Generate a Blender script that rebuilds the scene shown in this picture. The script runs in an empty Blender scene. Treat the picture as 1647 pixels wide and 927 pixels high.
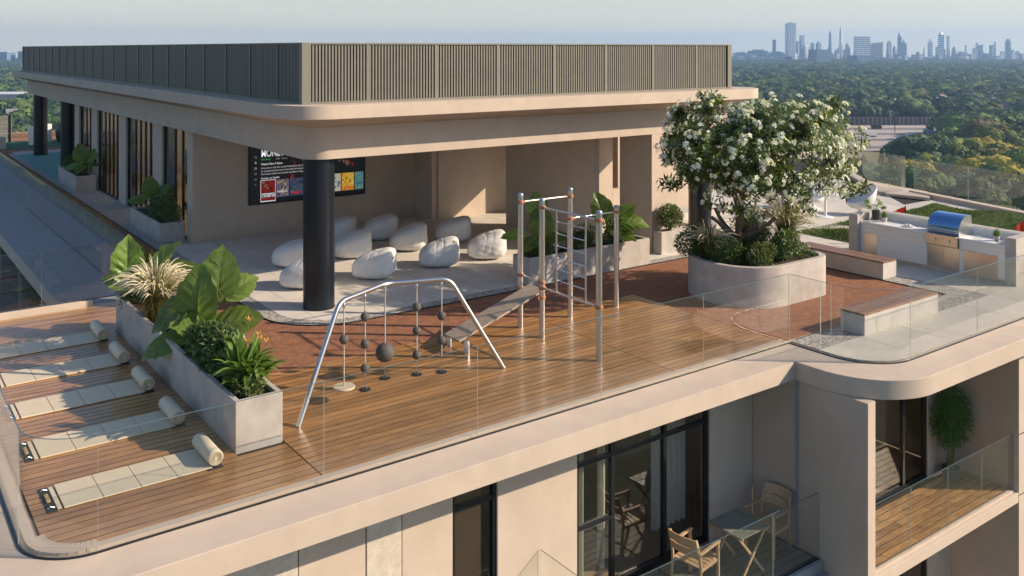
import bpy, bmesh, math, random
import numpy as np
from mathutils import Vector, Matrix, Euler
R_ = random.Random(11)
rng = np.random.default_rng(5)
PI = math.pi
sc = bpy.context.scene
C = sc.collection

# ------------------------------------------------------------------ camera, world, sun
CAMZ = 5.05
cd = bpy.data.cameras.new('camera'); cam = bpy.data.objects.new('camera', cd); C.objects.link(cam)
cam.location = (0, 0, CAMZ); cam.rotation_euler = (PI/2, 0, math.radians(-36.2))
cd.sensor_width = 36; cd.lens = 32.09; cd.shift_y = -0.2335
cd.clip_start = 0.1; cd.clip_end = 80000
sc.camera = cam
EL = math.radians(27.5)
SUN = Vector((0.764*math.cos(EL), -0.6455*math.cos(EL), math.sin(EL))).normalized()
w = bpy.data.worlds.new("World"); sc.world = w; w.use_nodes = True
nt = w.node_tree; nt.nodes.clear()
sky = nt.nodes.new('ShaderNodeTexSky'); sky.sky_type = 'NISHITA'; sky.sun_disc = False
sky.sun_elevation = EL; sky.sun_rotation = math.atan2(SUN.x, SUN.y)
sky.altitude = 60; sky.air_density = 1.0; sky.dust_density = 1.0; sky.ozone_density = 3.0
bgn = nt.nodes.new('ShaderNodeBackground'); SKY = 0.115; bgn.inputs[1].default_value = SKY
won = nt.nodes.new('ShaderNodeOutputWorld')
# pale summer haze low in the sky, the same in every direction, melting into the blue above
tcw = nt.nodes.new('ShaderNodeTexCoord'); spx = nt.nodes.new('ShaderNodeSeparateXYZ'); nt.links.new(tcw.outputs['Generated'], spx.inputs[0])
mrw = nt.nodes.new('ShaderNodeMapRange'); mrw.interpolation_type = 'SMOOTHERSTEP'; mrw.inputs[1].default_value = -0.06; mrw.inputs[2].default_value = 0.17
nt.links.new(spx.outputs['Z'], mrw.inputs[0])
mxw = nt.nodes.new('ShaderNodeMix'); mxw.data_type = 'RGBA'; nt.links.new(mrw.outputs[0], mxw.inputs[0])
mxw.inputs[6].default_value = (0.72/SKY, 0.675/SKY, 0.56/SKY, 1); nt.links.new(sky.outputs[0], mxw.inputs[7])
nt.links.new(mxw.outputs[2], bgn.inputs[0]); nt.links.new(bgn.outputs[0], won.inputs[0])
sl = bpy.data.lights.new('sun', 'SUN'); sl.energy = 5.0; sl.angle = math.radians(0.5); sl.color = (1.0, 0.82, 0.62)
so = bpy.data.objects.new('sun', sl); C.objects.link(so)
so.rotation_euler = (-SUN).to_track_quat('-Z', 'Y').to_euler()
so.location = (30, -30, 60)
sc.view_settings.view_transform = 'Standard'; sc.view_settings.look = 'None'
sc.view_settings.exposure = 0.42; sc.view_settings.gamma = 1.0
sc.cycles.volume_bounces = 1; sc.cycles.max_bounces = 10; sc.cycles.transparent_max_bounces = 24

# ------------------------------------------------------------------ materials
MATS = {}
def _n(nt, t, **kw):
    n = nt.nodes.new(t)
    for k, v in kw.items():
        setattr(n, k, v)
    return n
def mat(name, col, rough=0.7, metal=0.0, var=0.12, scale=3.0, bump=0.0, bscale=60.0, col2=None, rnd=0.0,
        stretch=None, transl=0.0, island=False, emit=None, spec=0.5, coat=0.0, detail=5.0, speck=None, coord='Object', stain=0.0, streak=0.0):
    if name in MATS: return MATS[name]
    m = bpy.data.materials.new(name); m.use_nodes = True; nt = m.node_tree; L = nt.links
    b = nt.nodes['Principled BSDF']; out = nt.nodes['Material Output']
    tc = _n(nt, 'ShaderNodeTexCoord'); mp = _n(nt, 'ShaderNodeMapping')
    if stretch: mp.inputs['Scale'].default_value = stretch
    if coord == 'World':
        g = _n(nt, 'ShaderNodeNewGeometry'); L.new(g.outputs['Position'], mp.inputs[0])
    else: L.new(tc.outputs['Object'], mp.inputs[0])
    src = mp.outputs[0]
    oi = _n(nt, 'ShaderNodeObjectInfo')
    if rnd > 0:
        ad = _n(nt, 'ShaderNodeVectorMath', operation='ADD'); ml = _n(nt, 'ShaderNodeMath', operation='MULTIPLY')
        ml.inputs[1].default_value = 57.3; L.new(oi.outputs['Random'], ml.inputs[0])
        L.new(src, ad.inputs[0]); L.new(ml.outputs[0], ad.inputs[1]); src = ad.outputs[0]
    no = _n(nt, 'ShaderNodeTexNoise'); no.inputs['Scale'].default_value = scale; no.inputs['Detail'].default_value = detail
    no.inputs['Roughness'].default_value = 0.6
    L.new(src, no.inputs['Vector'])
    cr = _n(nt, 'ShaderNodeValToRGB')
    c = Vector(col); c2 = Vector(col2) if col2 else None
    lo = c*(1-var); hi = c2 if c2 else c*(1+var)
    cr.color_ramp.elements[0].position = 0.3; cr.color_ramp.elements[1].position = 0.7
    cr.color_ramp.elements[0].color = (*lo, 1); cr.color_ramp.elements[1].color = (*hi, 1)
    L.new(no.outputs[0], cr.inputs[0]); colout = cr.outputs[0]
    if speck:
        vo = _n(nt, 'ShaderNodeTexVoronoi'); vo.inputs['Scale'].default_value = speck[0]; L.new(src, vo.inputs['Vector'])
        r2 = _n(nt, 'ShaderNodeSeparateColor'); L.new(vo.outputs['Color'], r2.inputs[0])
        mr = _n(nt, 'ShaderNodeMapRange'); mr.inputs[3].default_value = 1-speck[1]; mr.inputs[4].default_value = 1+speck[1]
        L.new(r2.outputs[0], mr.inputs[0])
        mm = _n(nt, 'ShaderNodeVectorMath', operation='SCALE'); L.new(colout, mm.inputs[0]); L.new(mr.outputs[0], mm.inputs['Scale']); colout = mm.outputs[0]
    if rnd > 0 or island:
        sr = oi.outputs['Random']
        if island:
            g2 = _n(nt, 'ShaderNodeNewGeometry'); sr = g2.outputs['Random Per Island']
        mr = _n(nt, 'ShaderNodeMapRange'); a = rnd if rnd > 0 else 0.3
        if island and rnd == 0: a = 0.35
        mr.inputs[3].default_value = 1-a; mr.inputs[4].default_value = 1+a
        L.new(sr, mr.inputs[0])
        mm = _n(nt, 'ShaderNodeVectorMath', operation='SCALE'); L.new(colout, mm.inputs[0]); L.new(mr.outputs[0], mm.inputs['Scale']); colout = mm.outputs[0]
    if stain > 0 or streak > 0:
        g3 = _n(nt, 'ShaderNodeNewGeometry')
        m3 = _n(nt, 'ShaderNodeMapping'); m3.inputs['Scale'].default_value = (1.0, 1.0, 0.22 if streak > 0 else 0.7)
        L.new(g3.outputs['Position'], m3.inputs[0])
        n3 = _n(nt, 'ShaderNodeTexNoise'); n3.inputs['Scale'].default_value = 2.3; n3.inputs['Detail'].default_value = 7; n3.inputs['Roughness'].default_value = 0.68
        L.new(m3.outputs[0], n3.inputs['Vector'])
        mr = _n(nt, 'ShaderNodeMapRange'); a = max(stain, streak)
        mr.inputs[1].default_value = 0.35; mr.inputs[2].default_value = 0.65
        mr.inputs[3].default_value = 1-a; mr.inputs[4].default_value = 1+a*0.5
        L.new(n3.outputs[0], mr.inputs[0])
        mm = _n(nt, 'ShaderNodeVectorMath', operation='SCALE'); L.new(colout, mm.inputs[0]); L.new(mr.outputs[0], mm.inputs['Scale']); colout = mm.outputs[0]
    L.new(colout, b.inputs['Base Color'])
    rr = _n(nt, 'ShaderNodeMapRange'); rr.inputs[3].default_value = max(0.02, rough*0.82); rr.inputs[4].default_value = min(1, rough*1.15)
    L.new(no.outputs[0], rr.inputs[0]); L.new(rr.outputs[0], b.inputs['Roughness'])
    b.inputs['Metallic'].default_value = metal
    b.inputs['Specular IOR Level'].default_value = spec
    b.inputs['Coat Weight'].default_value = coat; b.inputs['Coat Roughness'].default_value = 0.12
    if emit: b.inputs['Emission Color'].default_value = (*emit[0], 1); b.inputs['Emission Strength'].default_value = emit[1]
    if bump > 0:
        bn = _n(nt, 'ShaderNodeTexNoise'); bn.inputs['Scale'].default_value = bscale; bn.inputs['Detail'].default_value = 6
        L.new(src, bn.inputs['Vector'])
        bp = _n(nt, 'ShaderNodeBump'); bp.inputs['Strength'].default_value = min(1, bump); bp.inputs['Distance'].default_value = 0.004 if bump < 1 else 0.004*bump
        L.new(bn.outputs[0], bp.inputs['Height']); L.new(bp.outputs[0], b.inputs['Normal'])
    if transl > 0:
        tr = _n(nt, 'ShaderNodeBsdfTranslucent'); mx = _n(nt, 'ShaderNodeMixShader'); mx.inputs[0].default_value = transl
        sc2 = _n(nt, 'ShaderNodeVectorMath', operation='MULTIPLY'); sc2.inputs[1].default_value = (1.5, 1.55, 0.7)
        L.new(colout, sc2.inputs[0]); L.new(sc2.outputs[0], tr.inputs[0])
        L.new(b.outputs[0], mx.inputs[1]); L.new(tr.outputs[0], mx.inputs[2]); L.new(mx.outputs[0], out.inputs[0])
    MATS[name] = m; return m
def glassmat(name, tint=(0.90, 0.94, 0.93), ior=1.5, refl=(1, 1, 1)):
    if name in MATS: return MATS[name]
    m = bpy.data.materials.new(name); m.use_nodes = True; nt = m.node_tree; nt.nodes.clear(); L = nt.links
    out = _n(nt, 'ShaderNodeOutputMaterial'); mx = _n(nt, 'ShaderNodeMixShader'); fr = _n(nt, 'ShaderNodeFresnel'); fr.inputs[0].default_value = ior
    t = _n(nt, 'ShaderNodeBsdfTransparent'); t.inputs[0].default_value = (*tint, 1)
    g = _n(nt, 'ShaderNodeBsdfGlossy'); g.inputs['Roughness'].default_value = 0.0; g.inputs[0].default_value = (*refl, 1)
    # grime film in the glass: faint uneven roughness only
    ge = _n(nt, 'ShaderNodeNewGeometry'); mr = _n(nt, 'ShaderNodeMapRange'); mr.inputs[3].default_value = ior; mr.inputs[4].default_value = 1/ior
    L.new(ge.outputs['Backfacing'], mr.inputs[0]); L.new(mr.outputs[0], fr.inputs[0])
    L.new(fr.outputs[0], mx.inputs[0]); L.new(t.outputs[0], mx.inputs[1]); L.new(g.outputs[0], mx.inputs[2]); L.new(mx.outputs[0], out.inputs[0])
    MATS[name] = m; return m

plaster = mat('plaster', (0.525, 0.43, 0.345), 0.85, var=0.04, scale=1.2, bump=0.35, bscale=90, coord='World', stain=0.07)
plaster_rough = mat('rough_plaster', (0.56, 0.49, 0.41), 0.95, var=0.12, scale=9, bump=1.0, bscale=38, coord='World', stain=0.10)
plaster_ceiling = mat('soffit_plaster', (0.525, 0.43, 0.345), 0.85, var=0.03, scale=1.2, bump=0.2, bscale=90, coord='World')
conc = mat('concrete', (0.47, 0.425, 0.385), 0.8, var=0.10, scale=4.0, bump=0.4, bscale=70, coord='World', stain=0.16)
conc_in = mat('bench_concrete', (0.52, 0.48, 0.44), 0.8, var=0.08, scale=5.0, bump=0.4, bscale=70, coord='World', stain=0.10)
grey_slab = mat('grey_coping', (0.30, 0.30, 0.30), 0.8, var=0.08, scale=3.0, bump=0.3, coord='World', stain=0.08)
deckw = mat('deck_timber', (0.36, 0.168, 0.060), 0.32, var=0.25, scale=2.2, bump=0.25, bscale=40, rnd=0.2, stretch=(0.9, 7, 7), col2=(0.50, 0.262, 0.100), coat=0.35, stain=0.12)
benchw = mat('bench_timber', (0.20, 0.10, 0.055), 0.45, var=0.3, scale=4, rnd=0.2, stretch=(1, 10, 10), col2=(0.32, 0.18, 0.105))
benchwy = mat('bench_timber_across', (0.20, 0.10, 0.055), 0.45, var=0.3, scale=4, rnd=0.2, stretch=(10, 1, 10), col2=(0.32, 0.18, 0.105))
parq = mat('parquet', (0.36, 0.17, 0.06), 0.35, var=0.4, scale=3, rnd=0.28, stretch=(1.2, 9, 9), col2=(0.60, 0.34, 0.14), coat=0.2)
ashw = mat('pale_timber', (0.40, 0.31, 0.22), 0.55, var=0.2, scale=3, rnd=0.05, stretch=(1.5, 14, 14), col2=(0.50, 0.40, 0.29))
chairw = mat('teak', (0.50, 0.34, 0.20), 0.5, var=0.2, scale=5, rnd=0.08, stretch=(6, 6, 6))
greyw = mat('grey_timber', (0.16, 0.165, 0.15), 0.6, var=0.2, scale=5, rnd=0.1, stretch=(2, 9, 9))
rubber = mat('rubber_crumb', (0.26, 0.110, 0.054), 0.9, var=0.25, scale=6, bump=1.0, bscale=160, speck=(120, 0.65), coord='World')
gravel = mat('gravel', (0.34, 0.32, 0.29), 0.9, var=0.25, scale=9, bump=2.0, bscale=70, speck=(55, 0.75), coord='World')
pave = mat('paving', (0.64, 0.59, 0.52), 0.75, var=0.05, scale=5, bump=0.4, bscale=150, rnd=0.04, speck=(260, 0.10), stain=0.08)
pave_l = mat('paving_light', (0.60, 0.55, 0.47), 0.7, var=0.06, scale=5, bump=0.3, bscale=150, rnd=0.05, speck=(260, 0.10), stain=0.08)
teal = mat('teal_rubber', (0.14, 0.34, 0.32), 0.9, var=0.1, scale=4, speck=(150, 0.25), coord='World')
dark = mat('dark_gap', (0.022, 0.017, 0.014), 0.95)
blackm = mat('black_metal', (0.018, 0.021, 0.024), 0.35, var=0.1, metal=0.3)
colm = mat('column_paint', (0.012, 0.017, 0.024), 0.32, var=0.03, scale=1.0, metal=0.3)
louvre = mat('louvre_metal', (0.185, 0.178, 0.148), 0.5, metal=0.25, var=0.05)
steel = mat('brushed_steel', (0.62, 0.61, 0.59), 0.30, metal=1.0, var=0.06, scale=8, stretch=(1, 1, 12))
steel_door = mat('steel_sheet', (0.60, 0.52, 0.43), 0.30, metal=1.0, var=0.08, scale=3)
rustm = mat('clamp_orange', (0.40, 0.165, 0.075), 0.55, var=0.1)
ballm = mat('rubber_ball', (0.085, 0.078, 0.070), 0.75, var=0.12, scale=12)
discw = mat('seat_disc', (0.55, 0.45, 0.33), 0.6, var=0.1, scale=8)
fabric = mat('beanbag_fabric', (0.66, 0.655, 0.64), 0.95, var=0.04, scale=6, bump=0.9, bscale=16, rnd=0.03)
matm = mat('mat_vinyl', (0.66, 0.56, 0.40), 0.5, var=0.04, scale=4, bump=0.2, bscale=100)
strapm = mat('strap_black', (0.03, 0.033, 0.04), 0.6)
brass = mat('handle_wood', (0.45, 0.30, 0.14), 0.5)
marble = mat('white_marble', (0.80, 0.775, 0.74), 0.35, var=0.10, scale=2.0, stretch=(1, 1.0, 9), coord='World', detail=8)
hoodm = mat('blue_hood', (0.26, 0.45, 0.76), 0.18, metal=0.9, var=0.05)
whitep = mat('white_plastic', (0.80, 0.79, 0.77), 0.35, var=0.02)
redf = mat('red_fabric', (0.55, 0.035, 0.02), 0.8, var=0.1, transl=0.3)
soil = mat('soil', (0.045, 0.028, 0.018), 0.95, var=0.3, scale=20, bump=1, bscale=50)
glass = glassmat('balustrade_glass', (0.965,0.975,0.97), 1.54)
glass_side = mat('glass_side', (0.42,0.47,0.46), 0.3, var=0.1)
glass_edge = mat('glass_edge', (0.10,0.16,0.18), 0.15, var=0.1, spec=0.8)
wglass = glassmat('window_glass', (0.86, 0.85, 0.82), 1.62)
curt = mat('curtain', (0.78, 0.80, 0.88), 0.9, var=0.05, transl=0.35)
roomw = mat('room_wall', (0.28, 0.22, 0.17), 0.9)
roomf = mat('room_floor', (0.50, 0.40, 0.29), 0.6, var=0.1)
bark = mat('bark', (0.17, 0.125, 0.085), 0.9, var=0.3, scale=12, bump=1, bscale=40)
leaf_tree = mat('blossom_leaf', (0.065, 0.115, 0.025), 0.38, var=0.3, scale=1.5, island=True, transl=0.28, col2=(0.125, 0.165, 0.03), coord='World')
petal = mat('petal', (0.84, 0.84, 0.80), 0.7, var=0.05, transl=0.25)
leaf_dark = mat('shrub_leaf', (0.055, 0.105, 0.030), 0.40, var=0.3, scale=6, island=True, transl=0.25, col2=(0.14, 0.21, 0.060), coord='World')
leaf_lite = mat('light_shrub_leaf', (0.11, 0.155, 0.04), 0.5, var=0.3, scale=6, island=True, transl=0.25, col2=(0.17, 0.21, 0.07), coord='World')
leaf_big = mat('elephant_leaf', (0.14, 0.225, 0.045), 0.36, var=0.2, scale=5, rnd=0.3, transl=0.45, col2=(0.22, 0.32, 0.07), bump=0.3, bscale=18)
leaf_strap = mat('strap_leaf', (0.13, 0.24, 0.04), 0.4, var=0.3, scale=8, island=True, transl=0.3, col2=(0.20, 0.30, 0.07), coord='World')
stem_m = mat('stem_green', (0.13, 0.19, 0.06), 0.6, var=0.2)
grassb = mat('fountain_blade', (0.17, 0.15, 0.04), 0.6, var=0.3, scale=5, island=True, transl=0.3, coord='World')
plume = mat('plume', (0.74, 0.67, 0.56), 0.9, var=0.08, transl=0.3, island=True, rnd=0.12)
sedge = mat('sedge', (0.32, 0.27, 0.05), 0.7, var=0.4, scale=8, island=True, transl=0.3, coord='World')  # blade colour of the strip that stands in for a glass reflection
turfm = mat('turf_ground', (0.055, 0.10, 0.022), 0.95, var=0.35, scale=5, col2=(0.12, 0.16, 0.035), coord='World', bump=2, bscale=60)
turfb = mat('turf_blade', (0.075, 0.135, 0.03), 0.7, var=0.3, scale=1.2, island=True, transl=0.3, col2=(0.15, 0.20, 0.05), coord='World')
flowerm = mat('orange_flower', (0.75, 0.22, 0.04), 0.6, var=0.3, scale=30, transl=0.3, col2=(0.85, 0.55, 0.1))
bamboo_l = mat('bamboo_leaf', (0.06, 0.17, 0.02), 0.5, var=0.3, scale=6, island=True, transl=0.3, coord='World')
potm = mat('dark_pot', (0.05, 0.04, 0.04), 0.4, var=0.1)
potw = mat('pale_pot', (0.55, 0.5, 0.45), 0.6, var=0.08)

# ------------------------------------------------------------------ mesh helpers
WM = {}
class MB:
    def __init__(s): s.v = []; s.f = []; s.m = []
    def add(s, vs, fs, mi=0):
        o = len(s.v); s.v += [tuple(p) for p in vs]; s.f += [tuple(i+o for i in q) for q in fs]; s.m += [mi]*len(fs); return s
    def box(s, x0, x1, y0, y1, z0, z1, mi=0):
        if x0 > x1: x0, x1 = x1, x0
        if y0 > y1: y0, y1 = y1, y0
        if z0 > z1: z0, z1 = z1, z0
        return s.add([(x0,y0,z0),(x1,y0,z0),(x1,y1,z0),(x0,y1,z0),(x0,y0,z1),(x1,y0,z1),(x1,y1,z1),(x0,y1,z1)],
              [(0,3,2,1),(4,5,6,7),(0,1,5,4),(1,2,6,5),(2,3,7,6),(3,0,4,7)], mi)
    def bar(s, a, b, wd, th, up=(0,0,1), mi=0):
        a = Vector(a); b = Vector(b); d = (b-a).normalized(); u = Vector(up)
        if abs(d.dot(u)) > 0.99: u = Vector((1,0,0))
        sd = d.cross(u).normalized()*wd/2; un = sd.cross(d).normalized()*th/2
        return s.add([a-sd-un,a+sd-un,a+sd+un,a-sd+un,b-sd-un,b+sd-un,b+sd+un,b-sd+un],
              [(0,1,2,3),(4,7,6,5),(0,4,5,1),(1,5,6,2),(2,6,7,3),(3,7,4,0)], mi)
    def prism(s, pts, z0, z1, mi=0):
        n = len(pts)
        return s.add([(x,y,z0) for x,y in pts]+[(x,y,z1) for x,y in pts],
              [tuple(range(n-1,-1,-1)), tuple(range(n,2*n))]+[(i,(i+1)%n,n+(i+1)%n,n+i) for i in range(n)], mi)
    def tube(s, pts, r, seg=10, cap=True, mi=0):
        pts = [Vector(p) for p in pts]; n = len(pts); rs = r if isinstance(r, (list, tuple)) else [r]*n
        vs = []; up = None
        for i, p in enumerate(pts):
            d = (pts[min(i+1,n-1)]-pts[max(i-1,0)]).normalized()
            if up is None:
                up = Vector((0,0,1)) if abs(d.z) < 0.9 else Vector((1,0,0))
            a = d.cross(up).normalized(); b = a.cross(d).normalized(); up = b
            for k in range(seg):
                t = 2*PI*k/seg; vs.append(p+(a*math.cos(t)+b*math.sin(t))*rs[i])
        fs = [(i*seg+k, i*seg+(k+1)%seg, (i+1)*seg+(k+1)%seg, (i+1)*seg+k) for i in range(n-1) for k in range(seg)]
        if cap: fs += [tuple(range(seg-1,-1,-1)), tuple((n-1)*seg+k for k in range(seg))]
        fs = [tuple(reversed(q)) for q in fs]
        return s.add(vs, fs, mi)
    def lathe(s, prof, cx=0, cy=0, seg=24, mi=0, cap=True):
        n = len(prof); vs = []
        for r, z in prof:
            for k in range(seg):
                t = 2*PI*k/seg; vs.append((cx+r*math.cos(t), cy+r*math.sin(t), z))
        fs = [(i*seg+k, i*seg+(k+1)%seg, (i+1)*seg+(k+1)%seg, (i+1)*seg+k) for i in range(n-1) for k in range(seg)]
        if cap:
            fs += [tuple(range(seg-1,-1,-1)), tuple((n-1)*seg+k for k in range(seg))]
        return s.add(vs, fs, mi)
    def ball(s, c, r, seg=20, rings=12, mi=0):
        prof = [(max(1e-4, r*math.sin(PI*i/rings)), c[2]-r*math.cos(PI*i/rings)) for i in range(rings+1)]
        return s.lathe(prof, c[0], c[1], seg, mi, cap=False)
    def mesh(s, name, mats):
        me = bpy.data.meshes.new(name); me.from_pydata(s.v, [], s.f)
        for m in (mats if isinstance(mats, (list, tuple)) else [mats]): me.materials.append(m)
        if any(s.m): me.polygons.foreach_set('material_index', s.m)
        me.update(); return me
    def build(s, name, mats, parent=None, smooth=False, bevel=0, local=False, kind=None, label=None):
        return obj(name, s.mesh(name, mats), parent, smooth, bevel, local, kind, label)
def obj(name, me, parent=None, smooth=False, bevel=0, local=False, kind=None, label=None):
    o = bpy.data.objects.new(name, me); C.objects.link(o)
    if parent is not None:
        o.parent = parent
        if local: WM[o.name] = WM.get(parent.name, Matrix.Identity(4))
        else:
            o.matrix_parent_inverse = WM.get(parent.name, Matrix.Identity(4)).inverted(); WM[o.name] = Matrix.Identity(4)
    else: WM[o.name] = Matrix.Identity(4)
    if smooth is True: me.polygons.foreach_set('use_smooth', [True]*len(me.polygons))
    elif smooth:
        me.polygons.foreach_set('use_smooth', [True]*len(me.polygons)); me.set_sharp_from_angle(angle=math.radians(smooth))
    if bevel:
        b = o.modifiers.new('bevel', 'BEVEL'); b.width = bevel; b.segments = 2; b.limit_method = 'ANGLE'; b.harden_normals = False
    if kind: o['kind'] = kind
    if label: o['label'] = label
    return o
def thing(name, label, cat, loc=(0,0,0), rz=0.0, group=None):
    o = bpy.data.objects.new(name, None); C.objects.link(o); o.location = loc; o.rotation_euler = (0,0,rz)
    o.empty_display_size = 0.2
    WM[o.name] = Matrix.Translation(loc) @ Matrix.Rotation(rz, 4, 'Z')
    o['label'] = label; o['category'] = cat
    if group: o['group'] = group
    return o
def tag(o, label, cat, group=None):
    o['label'] = label; o['category'] = cat
    if group: o['group'] = group
    return o
def copy_tree(o, parent=None):
    c = o.copy(); C.objects.link(c)
    if parent is not None: c.parent = parent
    for ch in list(o.children): copy_tree(ch, c)
    return c
def dup(o, loc, rz, label, scale=None):
    c = copy_tree(o); c.location = loc; c.rotation_euler = (0,0,rz); c['label'] = label
    if scale: c.scale = (scale,)*3
    WM[c.name] = Matrix.Translation(loc) @ Matrix.Rotation(rz, 4, 'Z'); return c
def structure(name, mb, mats, **kw):
    return mb.build(name, mats, kind='structure', **kw)
def arc(cx, cy, r, a0, a1, n=8):
    return [(cx+r*math.cos(math.radians(a0+(a1-a0)*i/n)), cy+r*math.sin(math.radians(a0+(a1-a0)*i/n))) for i in range(n+1)]
def smooth_path(pts, rad=0.15, n=6):
    pts = [Vector(p) for p in pts]; out = [pts[0]]
    for i in range(1, len(pts)-1):
        p = pts[i]; a = (pts[i-1]-p); b = (pts[i+1]-p); r = min(rad, a.length*0.45, b.length*0.45)
        A = p+a.normalized()*r; B = p+b.normalized()*r
        for k in range(n+1):
            t = k/n; out.append(A*(1-t)**2+p*2*t*(1-t)+B*t*t)
    out.append(pts[-1]); return out
Fv = Vector((0.5906, 0.807, 0)); Rv = Vector((0.807, -0.5906, 0)); Zv = Vector((0,0,1))
def rfu(r, f, u): return Rv*r+Fv*f+Zv*u     # right / forward / up as seen in the photograph

def leaves_mesh(name, P, D, N, Ln, Wd, mats, fold=0.12, droop=0.15):
    """many small folded leaves: base point, direction, normal, length, width"""
    P = np.asarray(P, float); D = np.asarray(D, float); N = np.asarray(N, float); n = len(P)
    D /= np.linalg.norm(D, axis=1)[:, None]+1e-9
    S = np.cross(D, N); S /= np.linalg.norm(S, axis=1)[:, None]+1e-9; U = np.cross(S, D)
    Ln = np.broadcast_to(Ln, n)[:, None]; Wd = np.broadcast_to(Wd, n)[:, None]
    v = np.stack([P, P+D*Ln*0.45-S*Wd*0.5+U*Wd*fold*1.5, P+D*Ln*0.5, P+D*Ln*0.45+S*Wd*0.5+U*Wd*fold*1.5, P+D*Ln-U*Ln*droop], 1).reshape(-1, 3)
    base = (np.arange(n)*5)[:, None]
    f = np.concatenate([base+np.array([[0,2,1]]), base+np.array([[0,3,2]]), base+np.array([[1,2,4]]), base+np.array([[2,3,4]])], 1).reshape(-1)
    return raw_mesh(name, v, f, 3, mats)
def raw_mesh(name, v, f, k, mats):
    me = bpy.data.meshes.new(name); nv = len(v); nf = len(f)//k
    me.vertices.add(nv); me.vertices.foreach_set('co', np.asarray(v, np.float32).reshape(-1))
    me.loops.add(nf*k); me.loops.foreach_set('vertex_index', np.asarray(f, np.int32))
    me.polygons.add(nf); me.polygons.foreach_set('loop_start', np.arange(nf, dtype=np.int32)*k)
    me.polygons.foreach_set('loop_total', np.full(nf, k, np.int32))
    for m in (mats if isinstance(mats, (list, tuple)) else [mats]): me.materials.append(m)
    me.update(calc_edges=True); return me
def rand_dirs(n, r=None):
    d = (r or rng).normal(size=(n, 3)); return d/np.linalg.norm(d, axis=1)[:, None]
def blades_mesh(name, P, az, h, out, wd, mats, seg=4):
    """arching grass blades as tapered strips"""
    n = len(P); P = np.asarray(P, float); az = np.asarray(az); dirs = np.stack([np.cos(az), np.sin(az), 0*az], 1)
    side = np.stack([-np.sin(az), np.cos(az), 0*az], 1); rows = []
    h = np.broadcast_to(h, n); out = np.broadcast_to(out, n)
    for i in range(seg+1):
        t = i/seg; c = P+dirs*(out*t**1.6)[:, None]; c[:, 2] += h*(t*1.55-0.75*t**2.4*(out/(h+1e-6)).clip(0, 1.2))
        wv = wd*(1-t**1.5*0.92)/2
        rows.append(c-side*wv); rows.append(c+side*wv)
    v = np.stack(rows, 1).reshape(-1, 3); k = 2*(seg+1); base = (np.arange(n)*k)[:, None]
    f = np.concatenate([base+np.array([[2*i, 2*i+1, 2*i+3, 2*i+2]]) for i in range(seg)], 1).reshape(-1)
    return raw_mesh(name, v, f, 4, mats)
# ================================================================== the setting: ground, terrace
GZ = -60.0
g = MB()
g.add([(-3000,-3000,GZ),(6400,-3000,GZ),(6400,6400,GZ),(-3000,6400,GZ)], [(0,1,2,3)])
structure('ground', g, mat('ground_green', (0.040, 0.060, 0.022), 0.95, var=0.4, scale=0.02, coord='World', col2=(0.075, 0.085, 0.035)))

slab_out = arc(1.65,10.1,0.9,180,270,10) + [(12.4,9.2)] + arc(13.6,8.76,1.2,180,270,14) + [(27.45,7.56),(30.25,17.2),(30.4,18.2),(31.1,19.8),(38.0,27.3),(38.0,62),(3.42,62),(3.42,19.45),(0.75,19.45)]
s = MB(); s.prism(slab_out, -0.30, 0.0)
slab = structure('roof_terrace_slab', s, plaster, smooth=30, bevel=0.008)
# grey coping laid along the open court
s = MB(); s.box(3.44, 5.50, 19.47, 61.5, 0.004, 0.014)
structure('court_coping', s, grey_slab)
s = MB(); s.box(4.66, 4.70, 19.47, 60, 0.0142, 0.018)
structure('glazing_channel', s, blackm)
s = MB(); s.box(1.40, 3.93, 19.27, 19.449, 0.0, 0.13)
structure('court_kerb', s, plaster, bevel=0.006)
# rubber crumb: plaza and path
rub = [(4.56,13.655),(13.05,13.655),(13.08,9.93),(18.86,9.93),(18.86,16.0),(17.2,15.8),(7.4,15.8),(6.6,16.6),(6.6,58),(5.95,58),(5.95,17.8),(4.56,17.8)]
s = MB(); s.prism(rub, 0.002, 0.010); structure('rubber_path', s, rubber)
s = MB(); s.box(3.5,16,50.5,61.5,0.012,0.014); structure('far_rubber_path', s, rubber)
# added sedge strip along the court, standing in for a yellow glass reflection
s = MB(); s.box(5.50,5.95,19.5,50,0.002,0.02); structure('reflection_sedge_bed', s, soil)
n = 5200; P = np.stack([rng.uniform(5.52,5.93,n), 19.6+rng.beta(1,1.5,n)*30, np.full(n,0.02)],1)
sb = tag(obj('reflection_sedge', blades_mesh('sedge', P, rng.uniform(0,2*PI,n), rng.uniform(.10,.26,n), rng.uniform(.05,.25,n), .022, sedge, 3), kind='stuff'), 'low golden sedge grass standing in for a yellow reflection in the court glass', 'grass')
# gravel strips
s = MB(); rr=1.05
s.prism([(16.6,15.30),(16.6,15.62)]+list(reversed([(7.65,15.62)]))+[(x,y) for x,y in reversed(arc(7.65,16.62,1.00,180,270,8))]+[(6.65,49.5),(6.33,49.5)]+arc(7.65,16.62,1.32,180,270,10), 0.006, 0.016)
s.box(6.654,7.29,24.3,39.0,0.0065,0.0155)
s.prism([(16.604,15.30),(18.6,15.9),(18.6,16.25),(16.604,15.62)],0.006,0.016)
structure('gravel_strip', s, gravel)
s = MB(); s.prism([(13.16,9.28),(18.84,9.28),(18.84,13.9),(18.24,13.9),(18.24,9.84),(13.16,9.84)], 0.012, 0.022)
structure('gravel_border', s, gravel)
def edging(pts, w_=0.02):
    m = MB()
    for a, b in zip(pts[:-1], pts[1:]): m.bar((a[0],a[1],0.014),(b[0],b[1],0.014), w_, 0.03)
    return m
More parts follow.
